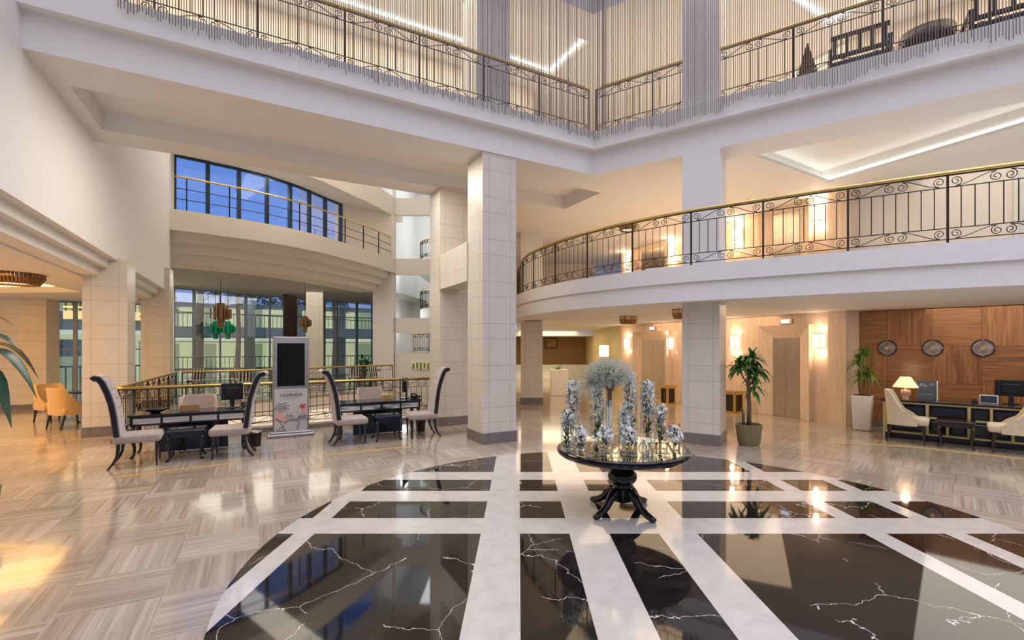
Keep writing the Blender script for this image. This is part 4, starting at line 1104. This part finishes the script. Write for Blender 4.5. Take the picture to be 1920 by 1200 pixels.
# baby's breath on a slender glass stand
bb = thing('flower_stand', 'slender glass stand carrying a round cloud of baby breath flowers', 'flower arrangement', (vp(1142, 5.3), 5.3, TZ+.002))
MB().lathe([(.07, 0), (.07, .01), (.042, .03), (.040, .50), (.036, .50), (.036, .04), (0, .03)], k=20).build('glass_stand', M_GLASS, bb, smooth=True)
q = MB()
for k in range(16):
    a = R.uniform(0, 2*PI); r_ = R.uniform(.0, .03); q.tube([(r_*math.cos(a), r_*math.sin(a), .42), (r_*math.cos(a), r_*math.sin(a), .60), (math.cos(a)*.12, math.sin(a)*.12, .74)], .005, 4)
q.build('stems', M_STEM, bb)
f, g = MB(), MB(); C_ = Vector((0, 0, .80))
for k in range(9500):
    d = Vector((R.gauss(0, 1), R.gauss(0, 1), R.gauss(0, 1))).normalized(); rr = R.uniform(.25, 1)**.45
    p = C_+Vector((d.x*.285*rr, d.y*.27*rr, d.z*.175*rr))
    if R.random() < .13: p = Vector((-.27+R.gauss(0, .07), R.gauss(0, .06)-.03, .66+R.gauss(0, .07)))
    f.blob(p, R.uniform(.0026, .0048))
for k in range(900):
    d = Vector((R.gauss(0, 1), R.gauss(0, 1), R.gauss(0, 1))).normalized(); p = C_+Vector((d.x*.24, d.y*.23, d.z*.15)); p0 = C_+Vector((d.x*.05, d.y*.05, d.z*.03-.05))
    w_ = Vector((.0022, 0, .0022)); g.add([p0-w_, p0+w_, p], [(0, 1, 2)])
for k in range(260):
    p = Vector((-.27+R.gauss(0, .06), R.gauss(0, .05)-.03, .66+R.gauss(0, .06))); w_ = Vector((.002, 0, .002)); p0 = Vector((-.08, 0, .72)); g.add([p0-w_, p0+w_, p], [(0, 1, 2)])
f.build('blossom_cloud', M_GYPSO, bb); g.build('twigs', simple('twig_green', (.13, .17, .08), .7), bb)
# letters on clear base
lt = thing('letter_sign', 'gold upright letters on a clear acrylic bar along the front of the round table', 'sign', (vp(1105, 4.73), 4.73, TZ+.002), 0)
MB().box((.50, 0, .009), (1.10, .09, .016)).build('acrylic_base', M_GLASS, lt)
def serif_letters(word, H, W_):
    th, tn, sr = .018, .007, .009
    G = {'R': (.9, [('s', 0, 0, 0, 1, th), ('a', .0, .75, .5, .25, tn, -90, 90), ('s', .25, .5, .75, 0, th)]),
         'I': (.4, [('s', .2, 0, .2, 1, th)]), 'X': (.9, [('s', .08, 1, .82, 0, th), ('s', .82, 1, .08, 0, tn)]),
         'O': (1.0, [('a', .5, .5, .46, .5, .013, 0, 360)]),
         'S': (.7, [('a', .35, .75, .27, .25, .010, 30, 270), ('a', .35, .25, .29, .25, .012, -150, 90)]),
         'M': (1.15, [('s', .1, 0, .1, 1, tn), ('s', .1, 1, .55, .1, th), ('s', .55, .1, 1.0, 1, tn), ('s', 1.0, 0, 1.0, 1, th)]),
         'E': (.75, [('s', .1, 0, .1, 1, th), ('s', .1, .97, .65, .97, tn), ('s', .1, .52, .5, .52, tn), ('s', .1, .03, .7, .03, tn)]),
         'N': (1.0, [('s', .1, 0, .1, 1, tn), ('s', .1, 1, .9, 0, th), ('s', .9, 0, .9, 1, tn)]),
         'T': (.8, [('s', .4, 0, .4, 1, th), ('s', .02, .97, .78, .97, tn)])}
    tot = sum(G[c][0]+.12 for c in word); k = W_/tot; x = 0; out = []
    for c in word:
        w, st_ = G[c]; m = MB()
        for q in st_:
            if q[0] == 's':
                _, x0, z0, x1, z1, t_ = q; X0, Z0, X1, Z1 = x0*k, z0*H, x1*k, z1*H; L_ = math.hypot(X1-X0, Z1-Z0); an = math.atan2(Z1-Z0, X1-X0)
                m.box(((X0+X1)/2, 0, (Z0+Z1)/2), (L_, .012, t_), 0, 0, -an)
                if abs(z1-z0) > .4:
                    for zz, xx in ((Z0, X0), (Z1, X1)):
                        if 0.02 < zz/H < .98 : continue
                        m.box((xx, 0, zz+(.002 if zz < H/2 else -.002)), (.034, .012, .005))
            else:
                _, cx, cz, rx, rz_, t_, a0, a1 = q; n_ = 16
                m.tube([((cx+rx*math.cos(math.radians(a0+(a1-a0)*i/n_)))*k, 0, (cz+rz_*math.sin(math.radians(a0+(a1-a0)*i/n_)))*H*.96+.002) for i in range(n_+1)], t_*.5, 4)
        out.append((x, m)); x += (w+.12)*k
    return out
for x_, m in serif_letters('RIXOSMOMENTS', .112, 1.02): m.build('letter', M_GOLD, lt, (x_, 0, .018))

# ------------------------------------------------------------------ plants
def leafy(o, centers, mat, n, L=.3, wd=.035, droop=.6, name='leaves'):
    g = MB()
    for c, sp_ in centers:
        for k in range(n):
            a = 2*PI*k/n*2.4+R.uniform(-.3, .3); el = R.uniform(-.35, 1.25); l_ = L*R.uniform(.75, 1.15)
            p0 = Vector(c)+Vector((0, 0, R.uniform(-sp_, sp_))); pts = []; h_ = Vector((math.cos(a), math.sin(a), 0))
            for i in range(7):
                w = i/6; pts.append(p0+h_*(l_*w*math.cos(el)*(1-.12*w))+Vector((0, 0, l_*(math.sin(el)*w-droop*w*w*(.6+.5*math.cos(el))))))
            ws = [wd*q for q in (.18, .7, 1, 1.0, .85, .5, .04)]
            g.strip(pts, ws, fold=.25)
    return g.build(name, mat, o, smooth=True)
fp = thing('potted_plant', 'large leafy plant in an olive pot beside the right column', 'plant', (*W(1404, 834, 0), 0))
MB().lathe([(.165, 0), (.19, .05), (.225, .36), (.228, .385), (.21, .385), (.20, .33), (0, .33)], k=36).build('pot', M_POTO, fp, smooth=True, angle=40)
MB().lathe([(0, .335), (.205, .335), (.205, .34), (0, .345)], k=24).build('soil', M_SOIL, fp)
q = MB(); q.tube([(.0, 0, .33), (.01, 0, .7), (-.01, 0, 1.05), (.0, 0, 1.4)], [.042, .036, .032, .022], 8); q.tube([(-.10, 0, .33), (-.10, 0, .55), (-.13, 0, .68)], [.03, .026, .024], 8)
q.tube([(-.01, 0, 1.05), (.09, .03, 1.18), (.14, .02, 1.30)], .016, 6); q.tube([(-.01, 0, 1.1), (-.10, .03, 1.25), (-.16, .02, 1.42)], .016, 6); q.build('trunk', M_STEM, fp, smooth=True)
leafy(fp, [((0, 0, 1.44), .12), ((.14, 0, 1.32), .10), ((-.16, .02, 1.46), .08), ((.06, 0, 1.60), .05)], M_LEAF, 34, .31, .036, .50)
leafy(fp, [((.10, -.02, 1.05), .08)], M_LEAF, 22, .25, .030, .6, 'lower_leaves')
dp = thing('potted_plant', 'fine-leaved dracaena in a tall white square pot by the wood wall', 'plant', (*W(1617, 806, 0), 0), A_S)
MB().rbox((0, 0, .375), (.37, .37, .75), .03, 3, taper=.80).build('pot', M_POTW, dp, smooth=True, angle=50)
MB().box((0, 0, .748), (.31, .31, .01)).build('soil', M_SOIL, dp)
q = MB()
for x_, h_ in ((-.07, 1.25), (.03, 1.5), (.10, 1.1)): q.tube([(x_*.6, 0, .74), (x_, 0, h_-.2), (x_, 0, h_)], .018, 6)
q.build('stems', M_STEM, dp)
g = MB()
for c, n_ in (((-.07, 0, 1.45), 90), ((.04, 0, 1.62), 100), ((.10, 0, 1.18), 70), ((-.05, 0, 1.12), 70)):
    for k in range(n_):
        a = R.uniform(0, 2*PI); el = R.uniform(-.2, 1.4); l_ = R.uniform(.24, .42); p0 = Vector(c)+Vector((0, 0, R.uniform(-.08, .08))); h_ = Vector((math.cos(a), math.sin(a), 0))
        pp = [p0+h_*(l_*w*math.cos(el)*.8)+Vector((0, 0, l_*(math.sin(el)*w-.55*w*w*w))) for w in (0, .25, .5, .75, 1)]
        for q_ in pp: q_.y = min(q_.y, .34); q_.x = max(q_.x, -.36)
        g.strip(pp, [.006, .010, .010, .007, .001], fold=.2)
g.build('leaves', M_GRASSY, dp, smooth=True)
bp_ = thing('potted_plant', 'broad-leaved plant reaching in at the left edge', 'plant', (-5.38, 4.55, 0))
MB().lathe([(.18, 0), (.21, .05), (.25, .42), (.23, .42), (.22, .36), (0, .36)], k=32).build('pot', M_POTO, bp_, smooth=True, angle=40)
MB().tube([(0, 0, .36), (.03, 0, 1.0), (0, 0, 1.75)], [.035, .03, .022], 8).build('trunk', M_STEM, bp_, smooth=True)
g = MB()
for z0, az, L_, dz, wd in ((1.70, .15, .62, -.42, .055), (1.52, -.1, .52, -.50, .06), (1.66, -.5, .55, -.55, .07), (1.82, .3, .42, -.05, .05), (1.75, 1.2, .55, -.3, .06), (1.6, 2.4, .6, -.3, .06), (1.75, 3.6, .6, -.2, .06), (1.5, 4.4, .6, -.3, .07), (1.6, 5.3, .55, -.45, .07), (2.0, .8, .35, .0, .045), (1.45, .05, .38, -.30, .05)):
    h_ = Vector((math.cos(az), math.sin(az), 0)); pts = [Vector((0, 0, z0))+h_*(L_*w)+Vector((0, 0, .10*math.sin(w*PI)+dz*w*w*w)) for w in [i/9 for i in range(10)]]
    g.strip(pts, [.004, .006, wd*.8, wd*1.3, wd*1.5, wd*1.5, wd*1.35, wd*1.0, wd*.5, .002], fold=.25)
g.build('leaves', M_LEAFD, bp_, smooth=True)
pt = thing('planter', 'white block planter with a small green plant at the corridor end', 'planter', (*W(1048, 741, 0), 0))
MB().rbox((0, 0, .48), (.62, .5, .96), .02, 2).build('planter_box', M_WHITE, pt)
leafy(pt, [((0, 0, .98), .03)], M_GRASSY, 18, .34, .035, .5)

# ------------------------------------------------------------------ reception
rcn = thing('reception_counter', 'long low black counter with brass trim by the wood wall', 'counter', (*sm(0, 11.88), 0), A_S)
s0, s1, D = -1.05, 4.2, .66
MB().box(((s0+s1)/2, D/2+.01, .36), (s1-s0-.06, D-.02, .70)).build('body', M_NAVY, rcn)
MB().rbox(((s0+s1)/2-.01, D/2-.02, .735), (s1-s0+.06, D+.08, .035), .006, 1).build('countertop', M_BLACK, rcn)
MB().box((s0+.015, D/2+.02, .36), (.03, D, .715)).build('end_panel', M_CREAM, rcn)
q = MB()
for s_ in (s0+.045, -.379, .197, 1.0, 1.6, 2.3, 3.0, 3.7): q.box((s_, -.012, .42), (.045, .03, .60))
for s_ in (.485,): q.box((s_, -.012, .58), (.035, .03, .26))
for s_ in (-.094, .75): q.box((s_, -.012, .29), (.035, .03, .30))
for z_, a_, b_ in ((.705, s0, s1), (.125, s0, s1), (.445, -.379, .98)): q.box(((a_+b_)/2, -.012, z_), (b_-a_, .032, .035))
q.build('brass_trim', M_TRIMY, rcn)
for a_, b_, z0, z1 in ((-.95, -.41, .17, .66), (-.34, .16, .49, .66), (.24, .455, .49, .66), (.52, .96, .49, .66), (-.34, -.125, .17, .40), (-.06, .16, .17, .40), (.24, .71, .17, .40), (1.04, 1.56, .17, .66), (1.66, 2.24, .17, .66)):
    c_ = ((a_+b_)/2, (z0+z1)/2); w_, h_ = b_-a_, z1-z0
    m = MB(); y0, y1 = .0, -.022
    m.add([(c_[0]-w_/2, y0, c_[1]-h_/2), (c_[0]+w_/2, y0, c_[1]-h_/2), (c_[0]+w_/2, y0, c_[1]+h_/2), (c_[0]-w_/2, y0, c_[1]+h_/2),
           (c_[0]-w_/2+.03, y1, c_[1]-h_/2+.03), (c_[0]+w_/2-.03, y1, c_[1]-h_/2+.03), (c_[0]+w_/2-.03, y1, c_[1]+h_/2-.03), (c_[0]-w_/2+.03, y1, c_[1]+h_/2-.03)],
          [(4, 5, 6, 7), (0, 1, 5, 4), (1, 2, 6, 5), (2, 3, 7, 6), (3, 0, 4, 7)]); m.build('panel', M_NAVY, rcn)
lm = thing('table_lamp', 'table lamp with pleated cream shade lit on the reception counter', 'lamp', (*sm(-.72, 12.2), .7525))
MB().lathe([(.06, 0), (.06, .012), (.04, .02), (.085, .10), (.09, .15), (.07, .18), (.02, .19), (.012, .26)], k=24).build('lamp_base', simple('pink_ceramic', (.62, .40, .33), .3, var=.3, scale=60), lm, smooth=True)
m = MB(); N = 60
vs = []
for z_, r_ in ((.235, .205), (.44, .085)):
    for k in range(N): rr = r_*(1+(.02 if k % 2 else -.02)); vs.append((rr*math.cos(2*PI*k/N), rr*math.sin(2*PI*k/N), z_))
m.add(vs, [(k, (k+1) % N, N+(k+1) % N, N+k) for k in range(N)]); m.build('lamp_shade', M_SHADE, lm)
x_, y_ = sm(-.72, 12.2); point((x_, y_, 1.27), 4, (1, .7, .4), .05)
sg = thing('display_sign', 'dark grey upright sign board with white lettering on the counter', 'sign', (*sm(-.40, 12.25), .7525), A_S+.25)
MB().box((0, 0, .19), (.29, .03, .38)).build('board', simple('sign_grey', (.10, .11, .13), .4), sg); MB().box((.155, 0, .19), (.02, .05, .38)).build('board_edge', M_POTW, sg)
text('ALL', .085, M_POTW, sg, (-.055, -.017, .27), (PI/2, 0, 0), ext=.0005, sx=.9); text('LIVE\nLIMITLESS', .022, M_POTW, sg, (.075, -.017, .31), (PI/2, 0, 0), ext=.0005)
text('Start earning today', .024, M_POTW, sg, (0, -.017, .10), (PI/2, 0, 0), ext=.0005)
tp = thing('tablet', 'white tablet on a small stand on the reception counter', 'tablet', (*sm(.46, 12.12), .7525), A_S)
MB().rbox((0, 0, .085), (.25, .012, .16), .005, 2).build('tablet_case', M_POTW, tp); MB().box((0, -.0075, .085), (.215, .003, .125)).build('tablet_screen', simple('tablet_dark', (.04, .05, .09), .15, var=.6, scale=60), tp)
MB().box((0, .03, .03), (.08, .06, .06)).build('stand', M_BLACK, tp)
sc_ = thing('card_reader', 'small black card reader left of the white tablet', 'card reader', (*sm(.27, 12.12), .7525), A_S)
MB().rbox((0, 0, .03), (.08, .06, .05), .012, 2).build('reader_body', M_BLACK, sc_); MB().rbox((0, -.01, .065), (.06, .03, .03), .008, 2).build('reader_head', M_BLACK, sc_)
monitor('black monitor at the right edge on the reception counter', (*sm(.76, 12.42), .7525), A_S, .42, .30)
for k, px in enumerate((1663, 1748.5, 1843)):
    r_ = (px-HX)/F_; s_ = (9.0+0)*0; 
    m_ = 13.20; s_ = (m_*.733*r_-m_*.68)/(.733+.68*r_)
    ck = thing('wall_clock', ['round patterned wall clock above the white square pot', 'round patterned wall clock, middle of the three on the wood wall', 'round patterned wall clock, rightmost of three on the wood wall'][k], 'clock', (*sm(s_, 13.249), 1.77), A_S)
    def disc(name, r0, r1, y0, y1, mat, n_=40):
        m = MB(); vs = []; fs = []
        for yy, rr in ((y0, r0), (y1, r1)):
            for j in range(n_): vs.append((rr*math.cos(2*PI*j/n_), yy, rr*math.sin(2*PI*j/n_)))
        for j in range(n_): fs.append((j, (j+1) % n_, n_+(j+1) % n_, n_+j))
        fs.append(tuple(range(n_))[::-1]); fs.append(tuple(n_+j for j in range(n_))); m.add(vs, fs); return m.build(name, mat, ck)
    disc('rim', .180, .172, 0, -.03, M_DARKW); disc('face', .150, .150, -.028, -.036, simple('clock_face_%d' % k, (.24, .19, .18), .3, var=.55, scale=13), 40)
    disc('centre_medallion', .045, .04, -.034, -.045, M_GOLD)
    for a_ in range(4):
        m = MB(); m.rbox((.158*math.cos(a_*PI/2), -.04, .158*math.sin(a_*PI/2)), (.026, .02, .026), .008, 1); m.build('stud', M_GREYP, ck)
    text(['NEW YORK', 'ANTALYA', 'MOSCOW'][k], .03, M_INK, ck, (0, -.038, -.13), (PI/2, 0, 0), ext=.0005) if False else None

# ------------------------------------------------------------------ lift hall fittings
def sconce(px, z, label):
    r_ = (px-HX)/F_; Y = 12.45/(r_+.47); a = liftpt(Y, .0 if px < 1500 else .0)
    o = thing('wall_sconce', label, 'wall lamp', (a[0], a[1], z), math.atan2(-.905, .425) if False else A_LIFT)
    back = MB(); back.box((0, -.02, 0), (.10, .04, .30)); back.build('back_plate', M_BRASS, o)
    g = MB()
    for k in range(7): an = PI*k/6; g.tube([(-.11*math.cos(an), -.04-.09*math.sin(an), -.20), (-.11*math.cos(an), -.04-.09*math.sin(an), .20)], .016, 6)
    g.build('glass_rods', M_LAMPW, o)
    for zz in (-.16, .19): MB().tube([(-.13*math.cos(PI*k/8), -.04-.11*math.sin(PI*k/8), zz) for k in range(9)], .008, 5).build('band', M_IRON, o)
    for dz in (-.30, .32): point((a[0]-.905*.16, a[1]-.425*.16, z+dz), 3.2 if z < 3 else 6, (1, .70, .48), .06)
for px, z, lb in ((1177, 1.92, 'lit glass rod sconce left of the far lift, lower floor'), (1258, 1.92, 'lit glass rod sconce right of the far lift, lower floor'),
                  (1380, 1.92, 'lit glass rod sconce behind the leafy plant, left of the near lift'), (1538, 1.92, 'lit glass rod sconce right of the near lift, lower floor'),
                  (1177, 5.02, 'lit sconce left of the far lift on the mezzanine'), (1262, 5.02, 'lit sconce right of the far lift on the mezzanine'),
                  (1384, 4.95, 'lit sconce left of the near lift on the mezzanine'), (1538, 4.95, 'lit sconce right of the near lift on the mezzanine')):
    sconce(px, z, lb)
def lantern(px, py, label):
    x, y = W(px, py, 0); o = thing('ash_stand', label, 'stand', (x, y, 0), A_LIFT)
    f = MB(); f.box((0, 0, .03), (.36, .36, .06)); f.box((0, 0, .58), (.40, .40, .05)); f.box((0, 0, .53), (.34, .34, .05))
    for a_ in (-1, 1):
        for b_ in (-1, 1): f.box((a_*.14, b_*.14, .30), (.05, .05, .50))
    f.build('gold_frame', M_GOLD, o); MB().box((0, 0, .30), (.26, .26, .48)).build('dark_panels', M_DARKW, o)
lantern(1376, 774, 'gold framed dark box stand behind the leafy plant'); lantern(1252, 758, 'gold framed dark box stand beside the far lift')
def drum(px, py, h, r_, label, mat=M_BRONZE, nr=28):
    x, y = W(px, py, h) if False else ((px-HX)/F_*((h-EYE)*F_/(650-py)), (h-EYE)*F_/(650-py))
    o = thing('ceiling_lamp', label, 'ceiling lamp', (x, y, h))
    m = MB()
    for k in range(nr):
        a = 2*PI*k/nr; m.tube([(r_*math.cos(a), r_*math.sin(a), -.0), (r_*1.0*math.cos(a), r_*1.0*math.sin(a), -.08), (r_*.82*math.cos(a), r_*.82*math.sin(a), -.20)], r_*.115*28/nr, 5)
    m.build('leaf_ring', mat, o); MB().lathe([(0, -.19), (r_*.6, -.17), (r_*.75, -.12), (r_*.7, -.0), (0, 0)], k=20).build('diffuser', M_LITWHITE, o)
drum(1178, 593.5, 2.62, .22, 'bronze leaf ceiling lamp under the mezzanine')
drum(1279, 580, 2.62, .20, 'bronze leaf ceiling lamp partly hidden by the right column')
drum(1177, 420, 5.4, .24, 'lit ceiling lamp above the mezzanine behind the curved railing')
drum(25, 513, 3.20, .42, 'large gold ribbed ceiling lamp in the left lounge', M_BRONZE, 48)
# corridor fittings
pc = thing('picture', 'small dark framed picture on the brown corridor wall', 'picture', (vp(1033, 27), 26.97, 2.0))
MB().box((0, 0, 0), (.72, .05, .62)).build('picture_frame', M_DARKW, pc); MB().box((0, -.03, 0), (.58, .01, .48)).build('painting', simple('painting_warm', (.30, .14, .06), .5, var=.9, scale=5), pc)
ks = thing('display_stand', 'small white advertising display in the corridor behind the flowers', 'display', (3.55, 19.6, 0), 0)
MB().rbox((0, 0, .9), (.42, .14, 1.0), .03, 2).build('cabinet', M_POTW, ks); MB().box((0, 0, .2), (.5, .3, .4)).build('base', M_POTW, ks); MB().rbox((0, -.02, 1.62), (.40, .12, .50), .05, 3).build('display_panel', M_LITWHITE, ks)
mb_ = thing('floor_speaker', 'white box device on the mezzanine floor behind the railing', 'device', (2.75, 9.35, 3.18), -.5)
MB().rbox((0, 0, .09), (.42, .16, .18), .02, 2).build('casing', M_POTW, mb_)
m = MB(); m.lathe([(0, 0), (.06, 0), (.06, .01), (0, .01)], k=20); o_ = m.build('round_opening', M_SCREEN, mb_, (.04, -.09, .09)); o_.rotation_euler = (PI/2, 0, 0)

# upper floor seating behind the strings
def upper_chair(u0, label, w=.8, mat=M_DARKW):
    o = thing('wooden_armchair', label, 'chair', (*uv(u0, .75), 6.19), A_U)
    MB().rbox((0, 0, .38), (w, .55, .10), .03, 2).build('seat', M_NAVY, o)
    b = MB(); b.box((0, -.27, .82), (w, .05, .06)); b.box((0, -.27, .5), (w, .05, .05))
    for k in range(5): b.box((-w/2+.06+(w-.12)*k/4, -.27, .66), (.05, .03, .32))
    b.build('backrest', mat, o)
    for sx in (-1, 1):
        q = MB(); q.box((sx*w/2, 0, .62), (.06, .6, .04)); q.build('armrest', mat, o)
        for y in (-.27, .27): MB().box((sx*w/2, y, .31), (.05, .05, .62)).build('leg', mat, o)
upper_chair(4.55, 'dark slatted wooden armchair on the upper balcony, left one behind the strings'); upper_chair(6.35, 'dark slatted wooden armchair on the upper balcony at the top right corner', .9)
rt_ = thing('rattan_chair', 'round dark rattan chair on the upper balcony between the armchairs', 'chair', (*uv(5.42, .7), 6.19), A_U)
MB().lathe([(.05, .05), (.26, .16), (.36, .38), (.36, .58), (.32, .58), (.30, .40), (.05, .30)], k=24).build('shell', M_DARKW, rt_, smooth=True)
MB().lathe([(.22, 0), (.22, .03), (.06, .08)], k=16).build('base', M_DARKW, rt_)
wk = thing('woven_screen', 'tall pointed wicker screen panel on the upper balcony', 'screen', (*uv(3.82, .35), 6.19), A_U)
m = MB()
for k in range(12): w_ = .22*(1-k/12); z_ = .04+k*.065; m.box((0, 0, z_), (w_*2, .05, .03)); m.box((0, .0, z_+.03), (w_*1.8, .03, .03), 0, 0, .2)
m.build('wicker', M_STEM, wk)

# ------------------------------------------------------------------ dining room
def deco(px, py, Y, label, top, col_=M_BRONZE, s=1.0):
    x = vp(px, Y); z = EYE-(py-HY)*Y/F_
    o = thing('pendant_lamp', label, 'pendant lamp', (x, Y, z)); m = MB()
    for k in range(22):
        a = 2*PI*k/22*3.3; h_ = (.60, .42, .30)[k % 3]*s; r_ = (.10, .19, .29)[k % 3]*s
        m.box((r_*math.cos(a), r_*math.sin(a), (.02, .0, -.02)[k % 3]*s), (.085*s, .025, h_), a+PI/2); 
    m.box((0, 0, -.1*s), (.14*s, .14*s, .75*s)); m.build('glass_petals', col_, o)
    MB().tube([(0, 0, .2), (0, 0, top-z)], .012, 5).build('hanging_rod', M_IRON, o)
deco(414, 587, 19.6, 'bronze art deco pendant lamp hanging in front of the dining room windows', 4.66, s=1.3)
deco(572, 605, 21.0, 'bronze art deco pendant lamp beside the dining room column', 4.66, s=.9)
deco(404, 616, 23.3, 'green shape standing in for a lamp reflection, left one of two below the bronze lamp', 4.66, M_REFLGREEN, 1.1)  # reflections of the bronze lamp, modelled as green hanging shapes
deco(427, 616, 23.3, 'green shape standing in for a lamp reflection, right one of two below the bronze lamp', 4.66, M_REFLGREEN, 1.1)
cu_ = MB(); pts = []
for k in range(29): pts.append((-.34+.68*k/28, .05*math.sin(k*1.57)))
cu_.sweep(pts, [(-.01, 0.02), (-.01, 4.6), (.01, 4.6), (.01, 0.02)])
tag(cu_.build('curtain', M_CURT, None, (vp(544, 25.3), 25.3, 0), .5), 'dark brown drawn curtain in front of the dining room glass', 'curtain')
M_STRIPE = NT('striped_cushion')
pz = M_STRIPE.sep(M_STRIPE.obj()); M_STRIPE.set(Base_Color=M_STRIPE.ramp(M_STRIPE.math('FRACT', M_STRIPE.math('MULTIPLY', pz[1], 9.0)), [(.49, (.02, .02, .02)), (.5, (.75, .72, .66))]), Roughness=.7); M_STRIPE = M_STRIPE.mat
dch = thing('dining_chair', 'striped dining chair behind the far railing, left of the small table', 'chair')
MB().rbox((0, 0, .44), (.48, .48, .07), .02, 2).build('seat', M_STRIPE, dch); MB().rbox((-.23, 0, .72), (.05, .48, .42), .02, 2, ry=-.18).build('backrest', M_STRIPE, dch)
for sx in (-1, 1):
    for sy in (-1, 1): leg_taper(MB(), sx*.2, sy*.2, .41).build('leg', M_DARKW, dch)
put(dch, (-7.35, 21.0), 2.0)
tbx = thing('dining_table', 'round dining table between striped chairs behind the far railing', 'table', (-6.8, 21.5, 0))
MB().lathe([(0, .70), (.45, .70), (.45, .74), (0, .74)], k=24).build('tabletop', M_DARKW, tbx); MB().lathe([(.25, 0), (.05, .05), (.05, .7)], k=12).build('pedestal', M_DARKW, tbx)
for x_, y_, rz_, lb in ((-6.3, 20.7, 1.2, 'striped dining chair behind the far railing, right of the small table'), (-9.4, 18.5, .6, 'striped dining chair behind the kiosk'), (-10.3, 17.6, 2.2, 'striped dining chair left of the kiosk beyond the railing'),
                        (-11.6, 19.4, 1.0, 'striped dining chair by the glass below the bronze pendant lamp'), (-12.8, 18.6, 2.6, 'striped dining chair nearest the left end of the dining room glass')):
    dup(dch, (x_, y_, 0), rz_, lb)
kp = thing('potted_plant', 'green potted plant at the dining room glass, right of the stone column', 'plant', (-8.9, 26.6, 0))
MB().lathe([(.2, 0), (.28, .5), (.24, .5), (0, .45)], k=20).build('pot', M_POTO, kp); leafy(kp, [((0, 0, .8), .3), ((.3, 0, .9), .2)], M_LEAF, 22, .6, .06, .5)

# repeats of a kind share a group phrase
GROUPS = {'tall_back_chair': 'tall-backed grey chairs around the two black desks', 'tufted_armchair': 'grey tufted armchairs behind the desks', 'upholstered_chair': 'cream chairs at the reception counter',
 'lounge_chair': 'tan chairs in the left lounge', 'black_desk': 'black lacquered desks by the stair well', 'side_table': 'small side tables between the chairs', 'computer_monitor': 'monitors on the desks and counter',
 'desk_phone': 'phones on the black desks', 'name_plate': 'name plates on the black desks', 'waste_bin': 'round waste bins by the desks', 'flower_vase': 'glass vases of white blossoms on the round table',
 'wall_clock': 'round clocks on the wood wall', 'wall_sconce': 'glass rod sconces on the lift wall', 'ash_stand': 'gold framed box stands by the lifts', 'ceiling_lamp': 'leaf ring ceiling lamps',
 'wooden_armchair': 'wooden armchairs on the upper balcony', 'pendant_lamp': 'pendant lamps in the dining room', 'dining_chair': 'striped chairs in the dining room', 'balcony_railing': 'iron balcony railings',
 'stair_railing': 'iron railings around the stair well', 'palm_tree': 'palms outside the windows', 'garden_tree': 'bushy trees outside', 'floor_tape': 'yellow lines on the floor', 'cove_light': 'cove lights in the ceiling recesses', 'reflection_wing': 'added wings outside standing in for reflected rooms'}
for o_ in bpy.data.objects:
    g_ = GROUPS.get(o_.name.split('.')[0])
    if g_ and o_.parent is None and o_.get('category'): o_['group'] = g_
